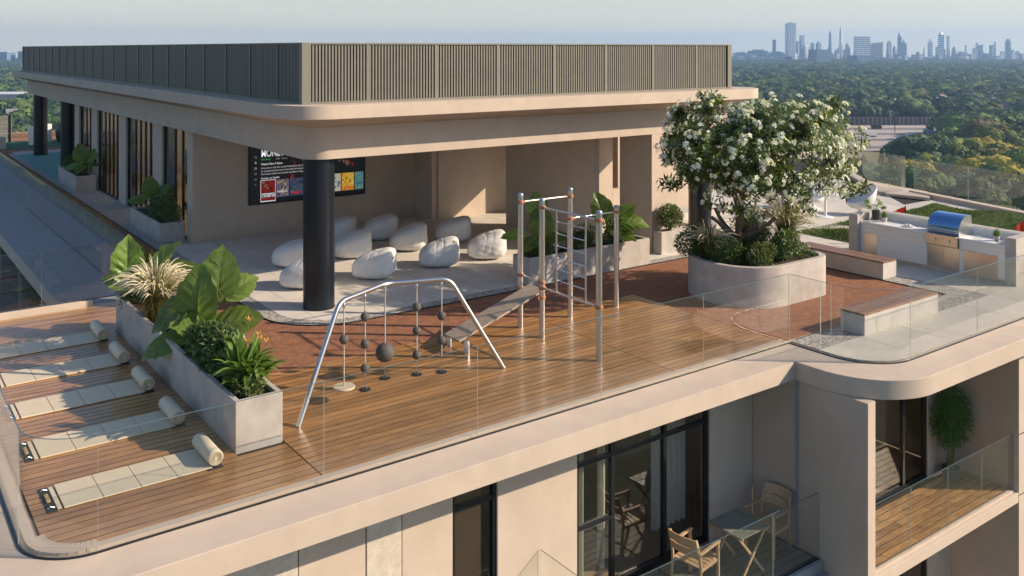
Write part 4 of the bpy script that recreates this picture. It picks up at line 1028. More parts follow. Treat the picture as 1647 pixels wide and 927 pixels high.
# ================================================================== beanbags
def beanbag(seed):
    """slumped bean bag: rounded low front, higher back, stitched seams with puckers"""
    r = random.Random(seed); na, nh = 112, 44; vs = []; fs = []
    ph = [r.uniform(0,6.28) for _ in range(8)]
    for j in range(nh+1):
        v = j/nh; th_ = PI*v
        for k in range(na):
            a = 2*PI*k/na; x = math.sin(th_)*math.cos(a); y = math.sin(th_)*math.sin(a); z = -math.cos(th_)
            # boxy super-ellipsoid
            n_ = (abs(x)**3.3+abs(y)**2.9+abs(z)**3.0)**(1/3.05); x, y, z = x/n_, y/n_, z/n_
            X = x*.46; Y = y*.42; top = .59+.17*(x*.75+.25*math.sin(a+ph[0])*.3)
            Z = (z+1)/2*top
            if z > .2: X += .05*(z-.2)
            sq = 1+.045*math.exp(-((z+.62)/.35)**2); X *= sq; Y *= sq
            # seams: six meridian seams across the long axis
            for s_ in (-.20, .16):
                dl = x-s_-.06*math.sin(2.2*z+ph[1])-.05*abs(y); dd = dl/.022
                cr_ = math.exp(-dd*dd)*(1 if z > -.75 else 0); Z -= .009*cr_*max(0,z+.3); Y *= 1-.022*cr_
                arcp = (math.atan2(z,y))*19+math.sin(ph[2]+a*3); pk = .0022*math.exp(-abs(dl)/.05)*math.sin(arcp); Z += pk*max(0,z)*1.1; Y += pk*y*1.2
            wr = .004*math.sin(5*a+3*z+ph[3])+.0025*math.sin(13*a-7*z+ph[4])+.002*math.sin(11*a+14*z+ph[5])
            low = math.exp(-((z+.5)/.45)**2); wr *= (.6+1.1*low)
            X += wr*x; Y += wr*y; Z += wr*.5
            Z = max(0, Z+.014*math.sin(5*X*8+ph[6])*low*.4)
            vs.append((X,Y,Z))
    for j in range(nh):
        for k in range(na): fs.append((j*na+k, j*na+(k+1)%na, (j+1)*na+(k+1)%na, (j+1)*na+k))
    m = MB(); m.add(vs, fs); return m.mesh('beanbag', fabric)
bagm = [beanbag(s_) for s_ in range(4)]
bags = [(8.42,20.05,-48,'beanbag half hidden behind the dark column, left of the lounge'),(7.85,18.2,-40,'nearest beanbag, peeping out low from behind the dark column'),
 (10.45,22.0,-40,'beanbag mostly hidden behind the column, closest to the screen wall'),(9.92,20.1,-25,'white beanbag just right of the column with a sunlit front'),
 (11.45,21.55,-20,'beanbag farthest back in the middle of the lounge'),(11.42,20.0,-35,'shaded beanbag in the centre of the lounge'),
 (9.42,18.0,-45,'brightly sunlit beanbag in the front row right of the column'),(11.15,18.1,-30,'beanbag in the middle of the front row with dappled light'),
 (12.88,20.2,-35,'shaded beanbag at the rear right of the lounge'),(12.5,18.1,-30,'beanbag at the right end of the front row beside the planter')]
for i, (x, y, a, lb) in enumerate(bags):
    o = obj('beanbag', bagm[i%4], smooth=True); o.location = (x,y,.022); o.rotation_euler = (0,0,math.radians(a)); tag(o, lb, 'beanbag', 'white beanbags in the lounge')

# ================================================================== television
tv = thing('television', 'large wall mounted television showing a film menu behind the dark column', 'television', (10.5,23.97,.84))
m = MB(); m.box(8.77,12.23,23.93,23.998,.84,2.80); m.build('bezel', blackm, tv, bevel=.01)
def emi(name, col, s_=1.0):
    return mat(name, col, .4, var=0, emit=(col, s_*.36))
E_ = emi
def scr_rect(nm, x0, x1, z0, z1, m_, y=23.925): return MB().box(x0,x1,y,y+.002,z0,z1).build(nm, m_, tv)
scr_rect('screen', 8.82,12.18,.90,2.76, E_('screen_black',(.006,.008,.012)), 23.927)
def text(s_, x, z, h, m_, y=23.921, wide=1.0, bold=0.0):
    cu = bpy.data.curves.new('text', 'FONT'); cu.body = s_; cu.size = h; cu.offset = bold; cu.space_character = 1.0
    o = bpy.data.objects.new('tmp', cu); C.objects.link(o); dg = bpy.context.evaluated_depsgraph_get(); dg.update()
    me = bpy.data.meshes.new_from_object(o.evaluated_get(dg)); bpy.data.objects.remove(o)
    me.materials.clear(); me.materials.append(m_)
    n = len(me.vertices); co = np.zeros(n*3, np.float32); me.vertices.foreach_get('co', co); co = co.reshape(-1,3)
    v = np.stack([x+co[:,0]*wide, np.full(n, y), z+co[:,1]], 1); me.vertices.foreach_set('co', v.astype(np.float32).reshape(-1)); me.update(); me.name = 'lettering'
    return obj('lettering', me, tv)
wt = E_('text_white',(.85,.85,.85)); gt = E_('text_grey',(.5,.5,.5)); rd = E_('text_red',(.75,.01,.01)); gr = E_('text_green',(.1,.6,.15))
rnd_ = R_
# right hand picture: dim red figures as soft abstract patches
for q in range(34):
    x = 10.7+R_.random()*1.42 if q % 3 else 9.95+R_.random()*.6; z = 1.70+R_.random()*.6 if x > 10.6 else 1.45+R_.random()*.75
    c_ = [(.16,.005,.008),(.06,.003,.004),(.26,.012,.012),(.16,.09,.06),(.015,.015,.02)][q%5]
    m = MB(); r_ = R_.uniform(.03,.075); m.add([(x+r_*math.cos(a)*R_.uniform(.7,1.1), 23.9240-.00002*q, z+r_*1.25*math.sin(a)*R_.uniform(.7,1.1)) for a in [k*PI/5 for k in range(10)]], [tuple(range(9,-1,-1))])
    m.build('picture_patch', E_('tv_pic%d'%(q%5), c_), tv)
text('MONEY HEIST', 9.10, 2.13, .26, wt, wide=.72, bold=.008)
scr_rect('logo_mark', 9.10,9.16,2.385,2.42, rd, 23.922)
text('97% Match', 9.10, 2.03, .062, gr); text('2020   4 Parts', 9.52, 2.03, .058, gt)
text('Watch Part 4 Now', 9.10, 1.90, .078, wt, bold=.002)
for i, l in enumerate(['Lives are on the line as the Professor\'s plan begins','to unravel and the crew must fend off enemies','from both inside and outside the Bank of Spain.']):
    text(l, 9.10, 1.80-i*.082, .066, wt)
text('Popular on Netflix', 9.10, 1.52, .07, wt, bold=.001)
for i, (z, k) in enumerate([(2.13,0),(1.98,1),(1.83,2),(1.68,3),(1.53,4),(1.39,5)]):
    cx = 8.95; m = MB()
    if k == 0: m.tube([(cx+.022*math.cos(a),23.924,z+.022*math.sin(a)) for a in [q*PI/6 for q in range(13)]],.004,4,cap=False); m.bar((cx+.018,23.924,z-.018),(cx+.036,23.924,z-.036),.006,.006,up=(0,1,0))
    elif k == 1: m.add([(cx-.03,23.924,z),(cx+.03,23.924,z),(cx,23.924,z+.032)],[(0,1,2)]); m.box(cx-.022,cx+.022,23.923,23.925,z-.025,z-.001)
    elif k == 5: m.box(cx-.02,cx+.02,23.923,23.925,z-.003,z+.003); m.box(cx-.003,cx+.003,23.9225,23.9245,z-.02,z+.02)
    else: m.box(cx-.028,cx+.028,23.923,23.925,z-.02,z-.014); m.box(cx-.028,cx+.028,23.923,23.925,z+.014,z+.02); m.box(cx-.028,cx-.022,23.923,23.925,z-.0139,z+.0139); m.box(cx+.022,cx+.028,23.923,23.925,z-.0139,z+.0139)
    m.build('menu_icon', gt if k != 2 else wt, tv)
m = MB(); m.box(8.925,8.975,23.923,23.925,1.79,1.797); m.build('menu_mark', rd, tv)
cards = [(9.10,9.50,.93,1.48,'c0',[(.25,.01,.01),(.10,.005,.005),(.35,.22,.15)],'MONEY HEIST',wt),(9.53,9.90,1.0,1.48,'c1',[(.14,.12,.20),(.45,.32,.06),(.08,.07,.14)],'NARCOS',wt),
         (9.93,10.32,1.0,1.48,'c2',[(.05,.08,.14),(.02,.03,.05),(.14,.19,.26)],'IRISHMAN',rd),(10.35,10.7,1.0,1.48,'c3',[(.01,.10,.08),(.02,.2,.15),(.01,.04,.04)],'',wt),
         (10.73,11.10,1.0,1.50,'c4',[(.6,.5,.4),(.3,.3,.3),(.2,.3,.5)],'',wt),(11.10,11.45,1.0,1.50,'c5',[(.62,.55,.42),(.12,.16,.35),(.45,.40,.35)],'',wt),
         (11.48,11.86,1.0,1.50,'c6',[(.75,.42,.04),(.85,.6,.15),(.6,.3,.03)],'',wt),(11.89,12.16,1.0,1.50,'c7',[(.10,.28,.26),(.03,.15,.26),(.4,.5,.30)],'',wt)]
scr_rect('poster_frame', 9.085,9.515,.90,1.495, wt, 23.9245)
for x0,x1,z0,z1,nm_,cols,tx,tm in cards:
    c0 = scr_rect('poster', x0,x1,z0,z1, E_(nm_,cols[0]), 23.9225)
    for q in range(20):
        r_ = R_.uniform(.018,.05); x = R_.uniform(x0+r_,x1-r_); z = R_.uniform(z0+r_,z1-r_)
        m = MB(); m.add([(x+r_*math.cos(a)*R_.uniform(.7,1), 23.9222-.00003*q, z+r_*math.sin(a)*R_.uniform(.7,1)) for a in [k*PI/5 for k in range(10)]],[tuple(range(9,-1,-1))])
        m.build('poster_patch', E_(nm_+str(q%3), tuple(v*(1 if q%2 else .7) for v in cols[q%3]) if q%3 else cols[1]), tv)
    if x0 < 10.4 or x0 > 11.4: scr_rect('logo_mark', x0+.015,x0+.04,z1-.06,z1-.015, rd, 23.9215)
    if tx == 'MONEY HEIST':
        scr_rect('title_band', x0+.02,x1-.02,z0+.10,z0+.20, wt, 23.9218); text(tx, x0+.03, z0+.115, .085, E_('text_black',(.01,.01,.01)), 23.9212, wide=.62, bold=.002)
    elif tx == 'IRISHMAN':
        text('THE', (x0+x1)/2-.03, z0+.125, .04, rd, 23.9212); text(tx, x0+.02, z0+.05, .085, rd, 23.9212, wide=.82, bold=.002)
    elif tx: text(tx, x0+.03, z0+.12, .085, tm, 23.9212, wide=.85, bold=.002)
text('NETFLIX', 11.50, 1.02, .12, rd, 23.9205, wide=.80, bold=.005)

# ================================================================== benches
def bench(x0,x1,y0,y1,label,along):
    t = thing('concrete_bench', label, 'bench', ((x0+x1)/2,(y0+y1)/2,.02))
    MB().box(x0,x1,y0,y1,.02,.365).build('base_block', conc_in, t, bevel=.008)
    n = 5
    if along == 'x':
        w_ = (y1-y0)/n
        for q in range(n): MB().box(x0-.004,x1+.004,y0+q*w_+.003,y0+(q+1)*w_-.003,.366,.40).build('slat', benchw, t, bevel=.003)
    else:
        w_ = (x1-x0)/n
        for q in range(n): MB().box(x0+q*w_+.003,x0+(q+1)*w_-.003,y0-.004,y1+.004,.366,.40).build('slat', benchwy, t, bevel=.003)
bench(14.42,16.84,9.25,9.73,'concrete bench with dark timber slats beside the curved glass balustrade','x')
bench(18.28,18.80,11.28,13.55,'concrete bench with timber slats in front of the outdoor kitchen','y')

# ================================================================== outdoor kitchen
kt = thing('outdoor_kitchen', 'white marble outdoor kitchen counter between low plaster walls', 'outdoor kitchen', (20.4,11.2,.02))
MB().box(20.0,20.62,11.262,12.93,.10,.80).build('counter_body', marble, kt, bevel=.004)
MB().box(20.0,20.62,9.50,10.498,.10,.80).build('counter_body', marble, kt, bevel=.004)
MB().box(20.03,20.62,10.50,11.26,.10,.60).build('counter_body', marble, kt)
MB().box(20.04,20.6,9.5,12.93,.022,.10).build('plinth', conc_in, kt)
MB().box(19.98,20.64,11.262,12.93,.802,.86).build('worktop', marble, kt, bevel=.004)
MB().box(19.98,20.64,9.50,10.498,.802,.86).build('worktop', marble, kt, bevel=.004)
MB().box(20.62,20.66,9.5,12.93,.861,1.02).build('upstand', marble, kt)
MB().box(20.661,20.93,9.5,12.93,.02,1.03).build('rear_wall', conc, kt, bevel=.006)
MB().box(19.86,20.93,12.932,13.17,.02,1.03).build('end_wall', conc, kt, bevel=.006)
MB().box(19.98,21.9,9.27,9.498,.02,1.03).build('end_wall', conc, kt, bevel=.006)
for y0, y1, x in [(12.50,12.85,19.994),(10.88,11.25,20.024),(10.51,10.875,20.024),(10.03,10.40,19.994),(9.65,10.025,19.994)]:
    d = MB().box(x,x+.03,y0,y1,.10 if x > 20 else .07,.60).build('cabinet_door', steel_door, kt, bevel=.003)
    MB().box(x-.014,x-.001,y0+.12,y1-.06,.575,.59).build('handle', steel, d)
bq = thing('gas_grill', 'built-in gas barbecue with blue reflective hood set into the white counter', 'barbecue', (20.3,10.88,.60))
MB().box(19.93,20.55,10.51,11.25,.62,.86).build('control_panel', steel_door, bq, bevel=.012)
MB().box(19.90,19.929,10.53,11.23,.845,.87).build('drip_rail', steel, bq, bevel=.004)
hd = MB(); pr = [(20.02,.862),(19.99,.95),(20.0,1.02),(20.05,1.12),(20.13,1.21),(20.24,1.275),(20.36,1.30),(20.55,1.29),(20.58,.862)]
n = len(pr); y0, y1 = 10.53, 11.23
hd.add([(x,y0,z) for x,z in pr]+[(x,y1,z) for x,z in pr], [(i,(i+1)%n,n+(i+1)%n,n+i) for i in range(n)])
hd.build('hood', hoodm, bq, smooth=40)
for ya, yb in ((y0-.02,y0),(y1,y1+.02)):
    c_ = MB(); c_.add([(x,ya,z) for x,z in pr]+[(x,yb,z) for x,z in pr], [tuple(range(n)), tuple(range(2*n-1,n-1,-1))]+[(i,n+i,n+(i+1)%n,(i+1)%n) for i in range(n)]); c_.build('hood_end', steel, bq)
MB().tube([(19.95,10.60,.94),(19.95,11.16,.94)], .016, 12).build('handle', steel, bq, smooth=40)
for y in (10.66,11.16): MB().box(19.95,20.0,y-.01,y+.01,.93,.95).build('handle_bracket', steel, bq)
for y in (11.02,10.70):
    m = MB(); m.lathe([(.034,0),(.034,.02),(.028,.035),(.0,.036)], 0,0,20,cap=False); me = m.mesh('knob', steel); o = obj('knob', me, bq, smooth=40, local=True); o.location = (19.93-20.3, y-10.88, .74-.60); o.rotation_euler = (0,-PI/2,0)
# things on the counter
def pot(x,y,z,r,h,m_,name='pot'):
    return MB().lathe([(r*.8,z),(r,z+h*.6),(r,z+h),(r*.85,z+h),(r*.85,z+h*.9)], x, y, 24)
mp_ = thing('potted_monstera', 'small split leaf monstera in a dark pot on the far end of the counter', 'potted plant', (20.4,12.78,.86))
pot(20.4,12.78,.86,.095,.24,potm).build('pot', potm, mp_, smooth=40)
for i in range(7):
    a = i*.95; d = Vector((math.cos(a),math.sin(a),0)); A = Vector((20.4,12.78,1.08))+d*R_.uniform(.08,.20)+Vector((0,0,R_.uniform(.12,.34)))
    vs = [(0,0,0)]; na = 28
    for k in range(na+1):
        an = -2.6+5.2*k/na; rr_ = .115*(.45+.55*math.cos(an/2)**2)*(1 if k%4 < 2 else .62); vs.append((rr_*math.cos(an), rr_*math.sin(an), -.02*abs(math.sin(an))))
    m = MB(); m.add(vs, [(0,1+k,2+k) for k in range(na)]); o = obj('leaf', m.mesh('leaf', leaf_big), mp_)
    tip = (d+Vector((0,0,-.2))).normalized(); nr = Vector((-.5,-.6,.8)); nr = (nr-tip*nr.dot(tip)).normalized(); M = Matrix((tip,nr.cross(tip),nr)).transposed().to_4x4(); M.translation = A; o.matrix_basis = M
    MB().tube([(20.4,12.78,1.05),(Vector((20.4,12.78,1.06))+A)/2+Vector((0,0,.05)),A],.005,5).build('leaf_stalk', stem_m, mp_)
for (x,y,lb) in [(20.35,12.52,'tiny pot of bright grass beside the dark monstera pot on the kitchen counter'),(20.3,9.83,'small pot of upright grass at the right end of the kitchen counter')]:
    g_ = thing('grass_pot', lb, 'potted plant', (x,y,.86)); pot(x,y,.86,.062,.11,potw).build('pot', potw, g_, smooth=40)
    n_ = 260; P = np.stack([x+rng.normal(0,.025,n_), y+rng.normal(0,.025,n_), np.full(n_,.96)],1)
    obj('grass', blades_mesh('grass', P, rng.uniform(0,6.28,n_), rng.uniform(.08,.13,n_), rng.uniform(.01,.06,n_), .006, leaf_strap, 3), g_, kind='stuff')
tg = thing('serving_plate', 'small plate of folded napkins on the kitchen worktop left of the barbecue', 'plate', (20.25,11.85,.862))
MB().lathe([(.0,.862),(.09,.864),(.14,.876),(.142,.88),(.09,.872),(.0,.870)], 20.25, 11.85, 28, cap=False).build('plate', whitep, tg, smooth=40)
for q in range(4):
    MB().ball((20.23+R_.uniform(-.05,.05),11.85+R_.uniform(-.06,.06),.895), .032, 12, 8).build('napkin', whitep, tg, smooth=True)
dglass = glassmat('drink_glass', (.93,.95,.95), 1.5)
for i,(x,y,lb) in enumerate([(20.32,10.38,'stemless drinking glass nearest the barbecue hood'),(20.32,10.22,'middle one of the three drinking glasses on the worktop'),(20.18,10.10,'drinking glass nearest the grass pot')]):
    MB_ = MB().lathe([(.026,.861),(.036,.90),(.042,.95),(.043,.975),(.041,.975),(.039,.95),(.033,.905),(.0,.870)], x, y, 20, cap=False); tag(MB_.build('drinking_glass', dglass, smooth=40), lb, 'glass')
tag(MB().lathe([(.05,.861),(.05,.97),(.047,.97),(.047,.88),(.0,.88)], 20.38, 9.64, 20, cap=False).build('steel_can', steel, smooth=40), 'small steel canister in the right corner of the kitchen counter', 'canister')

# ================================================================== turf mounds and flags
tx0,tx1,ty0,ty1 = 21.0,27.9,8.8,15.7; nx, ny = 110, 110; vs = []; fs = []
def turf_h(x, y):
    ex = min(x-tx0, tx1-x, 1.0); ey = min(y-ty0, ty1-y, 1.0); e = max(0,min(1,min(ex,ey)/.8)); e = e*e*(3-2*e)
    return .02+e*(.14+.10*math.sin(x*1.9+.5*math.sin(y*1.1))+.08*math.sin(y*2.3+x*.6))
def inside_turf(x,y): return y < 15.7-(max(0,x-26.0))*.25
for j in range(ny+1):
    for i in range(nx+1):
        x = tx0+(tx1-tx0)*i/nx; y = ty0+(ty1-ty0)*j/ny; vs.append((x,y,turf_h(x,y)))
for j in range(ny):
    for i in range(nx): a = j*(nx+1)+i; fs.append((a,a+1,a+nx+2,a+nx+1))
m = MB(); m.add(vs, fs); structure('turf_mound', m, turfm, smooth=True)
n = 46000; P = np.stack([rng.uniform(tx0,tx1,n), rng.uniform(ty0,ty1,n), np.zeros(n)],1); P[:,2] = [turf_h(a,b)-.005 for a,b,_ in P]
gm_ = np.sin(P[:,0]*1.3+P[:,1]*2.1)*.5+.5
tag(obj('turf_grass', blades_mesh('turf', P, rng.uniform(0,6.28,n), .03+.05*gm_*rng.uniform(.5,1,n), rng.uniform(.01,.06,n), .016, turfb, 2), kind='stuff'), 'uneven green turf mounds of the putting lawn behind the outdoor kitchen', 'grass')
def flag(x,y,zt,h,L_,label,lean=0):
    t = thing('putting_flag', label, 'flag', (x,y,.1), group='red flags on the turf')
    MB().tube([(x,y,.1),(x,y,zt)], .014, 8).build('flag_pole', blackm, t)
    d = -Rv; vs = []; n = 8
    for i in range(n+1):
        u = i/n; p = Vector((x,y,0))+d*L_*u+Fv*.03*math.sin(u*6); hh = h*(1-u)
        zc = zt-.02-h*.5-.05*u*0; vs += [(p.x,p.y,zc-hh/2),(p.x,p.y,zc+hh/2)]
    m = MB(); m.add(vs, [(2*i,2*i+2,2*i+3,2*i+1) for i in range(n)]); m.build('pennant', redf, t, smooth=True)
flag(22.0,12.95,1.02,.34,.44,'red triangular flag left of the barbecue hood')
flag(21.25,9.62,1.28,.38,.32,'nearer red flag at the right end of the turf')
flag(21.75,9.62,1.42,.40,.22,'farther red flag just behind another one at the right end of the turf')

# ================================================================== lounge furniture beyond the tree
def egg_chair(x,y,rz,label):
    t = thing('egg_chair', label, 'chair', (x,y,.02), rz, 'white moulded lounge chairs'); t.scale = (.82,.82,.82); na, nh = 32, 14; vs = []; fs = []
    for j in range(nh+1):
        v = j/nh
        for k in range(na):
            a = 2*PI*k/na; back = .5-.5*math.cos(a)   # 1 at the back (x<0)
            rr_ = .12+.36*math.sin(min(1,v*1.1)*PI/2)**.8; top = .46+.62*back**1.3
            z = .22+v**1.6*(top-.22) ; vs.append((rr_*math.cos(a)*1.05-.08*v*back, rr_*math.sin(a), z))
    for j in range(nh):
        for k in range(na): fs.append((j*na+k,j*na+(k+1)%na,(j+1)*na+(k+1)%na,(j+1)*na+k))
    fs.append(tuple(range(na)))
    m = MB(); m.add(vs, fs); o = m.build('shell', whitep, t, smooth=True, local=True); md = o.modifiers.new('thick','SOLIDIFY'); md.thickness = .03
    m = MB(); m.lathe([(.30,0),(.30,.012),(.16,.06),(.09,.15),(.13,.24)],0,0,28); m.build('pedestal', whitep, t, smooth=40, local=True)
    m = MB(); m.lathe([(.0,.27),(.30,.27),(.33,.30),(.31,.34),(.0,.35)],0,0,28,cap=False); m.build('cushion', fabric, t, smooth=40, local=True)
egg_chair(24.9,16.1,2.6,'white egg shaped lounge chair nearest the monstera pot')
egg_chair(24.6,17.6,4.0,'white egg shaped lounge chair farther back beyond the tree')
egg_chair(22.6,17.3,-.4,'white egg shaped lounge chair half hidden behind the tree trunk')
tb = thing('bistro_table', 'round white pedestal table between the egg shaped chairs', 'table', (23.7,16.5,.02))
MB().lathe([(.24,.02),(.24,.035),(.04,.05),(.035,.70),(.10,.715)], 23.7,16.5,24).build('pedestal', whitep, tb, smooth=40)
MB().lathe([(.38,.716),(.40,.725),(.40,.74),(.38,.745)], 23.7,16.5,32).build('table_top', whitep, tb, smooth=40)
s = MB(); s.box(19.2,23.0,18.2,19.0,.012,.02); dk2 = structure('rear_timber_deck', s, dark)
for q in range(5): board(3.7, 21.1, 18.28+q*.15, dk2, deckw, z=.02)
for i,(x,y) in enumerate([(20.5,17.1)]): pass
shrub('garden_bush', 'sunlit bush behind the low plaster wall left of the dark column', (20.7,20.0,1.3), (.9,.5,.9), 2600, None, .10, .045, leaf_lite, seed=21)
shrub('garden_bush', 'dark twiggy bush seen through the slot beside the brown pier', (19.75,21.4,1.5), (.45,.5,1.1), 1600, None, .10, .04, leaf_dark, seed=22)
MB_ = MB().box(19.3,23.5,24.6,24.8,0,2.9); tag(MB_.build('garden_wall', plaster), 'plain plaster wall behind the bushes beyond the pavilion piers', 'wall')

# ================================================================== far end of the path
s = MB(); s.box(5.6,16,51.6,56,.015,.03); structure('green_turf_pad', s, mat('green_turf',(.03,.12,.06),.95,var=.3,scale=6,coord='World'))
t = thing('low_planter_wall', 'grey concrete planter wall at the far end of the brown path', 'planter', (4,52.3,0))
MB().box(2.0,6.55,51.9,52.3,0,.62).build('planter_wall', conc, t, bevel=.01); MB().box(2.0,6.5,52.31,53.4,0,.5).build('soil', soil, t)
t = thing('slatted_fence', 'dark horizontal board fence at the far end behind the concrete planter', 'fence', (4,55.5,0))
for q in range(6): MB().box(1.5,7.3,55.5,55.54,.05+q*.24,.27+q*.24).build('board', greyw, t)
for x in (1.6,4.4,7.2): MB().box(x-.04,x+.04,55.45,55.499,0,1.5).build('post', blackm, t)
for i,(x,y) in enumerate([(7.95,53.4),(8.9,54.6)]):
    tag(MB().box(x-.16,x+.16,y-.16,y+.16,.03,1.0).build('white_post', whitep, bevel=.02), ['low square white post on the green pad nearer the planter wall','low square white post on the green pad just left of the farthest column'][i], 'post')
ty = thing('agility_barrel', 'lime and black striped barrel lying on the green pad between the far columns', 'barrel', (10.2,54.2,.5))
for q in range(6):
    m = MB(); L_ = .30; a0 = -.9+q*L_; r_ = .50; m.lathe([(r_-.06,a0),(r_,a0+.03),(r_+.01,a0+L_/2),(r_,a0+L_-.03),(r_-.06,a0+L_)],0,0,28,cap=True)
    me = m.mesh('ring', mat('lime',(.42,.70,.03),.5) if q%2 else mat('ring_black',(.015,.015,.02),.6)); o = obj('ring', me, ty, smooth=40, local=True); o.rotation_euler = (0,PI/2,.3)
run('glass_balustrade', 'glass balustrade closing the far end of the roof terrace', [(1.0,58.5),(18.0,58.5)], 2.4, z0=0.02, h=1.4)
kp = thing('court_palm', 'dark leaved palm in a pale pot standing in the open court below the deck', 'potted plant', (4.6,30.0,-3.0))
pot(4.6,30.0,-3.0,.28,.45,potw).build('pot', potw, kp, smooth=40)
vs=[]; fs=[]; rg=random.Random(4)
for q in range(26):
    a = rg.uniform(0,6.28); d = Vector((math.cos(a),math.sin(a),0)); s_ = Vector((-d.y,d.x,0)); L_ = rg.uniform(.7,1.15); el = rg.uniform(.3,1.3)
    b = len(vs)
    for j in range(6):
        u = j/5; p = Vector((4.6,30.0,-2.5+rg.uniform(0,.02)))+d*L_*u*math.cos(el)+Vector((0,0,L_*(u*math.sin(el)*1.5-.35*u*u))); wv = .085*math.sin(PI*(.05+.95*u))*1 if j<5 else .002
        vs += [p-s_*wv,p+s_*wv]
    fs += [(b+2*j,b+2*j+1,b+2*j+3,b+2*j+2) for j in range(5)]
m = MB(); m.add(vs,fs); m.build('fronds', leaf_dark, kp, kind='stuff')

# ================================================================== lower balcony furniture
def armchair(loc, rz, label):
    t = thing('teak_armchair', label, 'chair', loc, rz, 'teak armchairs on the lower balcony')
    for sx, sy in ((.23,.25),(.23,-.25)): MB().bar((sx,sy,0),(sx-.01,sy,.64),.045,.035,up=(1,0,0)).build('leg', chairw, t, bevel=.005, local=True)
    for sy in (.25,-.25):
        MB().tube([(-.27,sy,0),(-.22,sy,.42),(-.25,sy*.98,.62),(-.31,sy*.92,.86)],[.022,.024,.022,.018],8).build('leg', chairw, t, smooth=True, local=True)
        MB().bar((.26,sy,.655),(-.26,sy,.635),.05,.03).build('armrest', chairw, t, bevel=.006, local=True)
        MB().bar((.23,sy*.97,.40),(-.22,sy*.97,.38),.025,.05).build('rail', chairw, t, local=True)
    for q in range(6): MB().bar((.24-q*.082,-.235,.43-.006*q),(.24-q*.082,.235,.43-.006*q),.07,.018).build('seat_slat', chairw, t, bevel=.003, local=True)
    for z0,z1,x0 in ((.575,.71,-.245),(.725,.87,-.285)):
        vs=[]; n=10
        for k in range(n+1):
            y = -.25+.5*k/n; bx = -.055*(1-(2*k/n-1)**2)
            for z,xx in ((z0,x0),(z1,x0-.045)): vs += [(xx+bx,y,z+.012*(1-(2*k/n-1)**2)),(xx+bx-.018,y,z+.012*(1-(2*k/n-1)**2))]
        fs=[]
        for k in range(n):
            a=4*k; b=a+4; fs += [(a,b,b+2,a+2),(a+1,a+3,b+3,b+1),(a,a+1,b+1,b),(a+2,b+2,b+3,a+3)]
        fs += [(0,2,3,1),(4*n,4*n+1,4*n+3,4*n+2)]
        m=MB(); m.add(vs,fs); m.build('backrest', chairw, t, smooth=30, local=True)
    return t
a1 = armchair((10.30,9.42,-2.979), math.radians(8), 'sunlit teak armchair on the left of the small balcony table')
dup(a1, (11.98,9.42,-2.979), math.radians(187), 'shaded teak armchair against the wall on the right of the small balcony table')
ft = thing('folding_table', 'small square slatted folding table between two teak armchairs on the lower balcony', 'table', (11.13,9.3,-2.979))
for q in range(8): MB().box(10.80,11.46,8.965+q*.083,8.965+q*.083+.076,-2.285,-2.262).build('top_slat', mat('table_grey_green',(.20,.21,.17),.5,var=.1), ft, bevel=.003)
for y in (9.02,9.58):
    MB().bar((10.84,y,-2.979),(11.42,y,-2.30),.04,.022,up=(0,1,0)).build('leg', chairw, ft, bevel=.003)
    MB().bar((11.42,y+.03,-2.979),(10.84,y+.03,-2.30),.04,.022,up=(0,1,0)).build('leg', chairw, ft, bevel=.003)
for x in (10.85,11.41): MB().bar((x,8.97,-2.30),(x,9.62,-2.30),.03,.03).build('top_rail', chairw, ft)
bb = thing('potted_bamboo', 'bushy green bamboo in a dark pot in the corner of the lower right balcony', 'potted plant', (16.7,8.93,-2.979))
pot(16.7,8.93,-2.979,.16,.22,potm).build('pot', mat('blue_pot',(.06,.08,.12),.4), bb, smooth=40)
m = MB(); rg = random.Random(9)
for q in range(16):
    a = rg.uniform(0,6.28); r_ = rg.uniform(.05,.35); m.tube([(16.7+.06*math.cos(a),8.93+.06*math.sin(a),-2.8),(16.7+r_*.6*math.cos(a),8.93+r_*.6*math.sin(a),-2.1),(16.7+r_*math.cos(a),8.93+r_*math.sin(a),-1.45)],[.009,.007,.003],6)
m.build('canes', stem_m, bb, kind='stuff')
n = 3800; d = rand_dirs(n); c_ = np.array([16.7,8.93,-1.82]); P = c_+d*np.array([.44,.34,.60])*(rng.uniform(.1,1,n)**.5)[:,None]; P[:,1] = np.minimum(P[:,1],9.14)
P[:,0] = np.minimum(P[:,0],17.16)
obj('foliage', leaves_mesh('foliage', P, d*.5+rand_dirs(n)*.8+np.array([0,0,-.2]), rand_dirs(n)+np.array([0,0,.8]), rng.uniform(.06,.12,n), .014, bamboo_l), bb, kind='stuff')
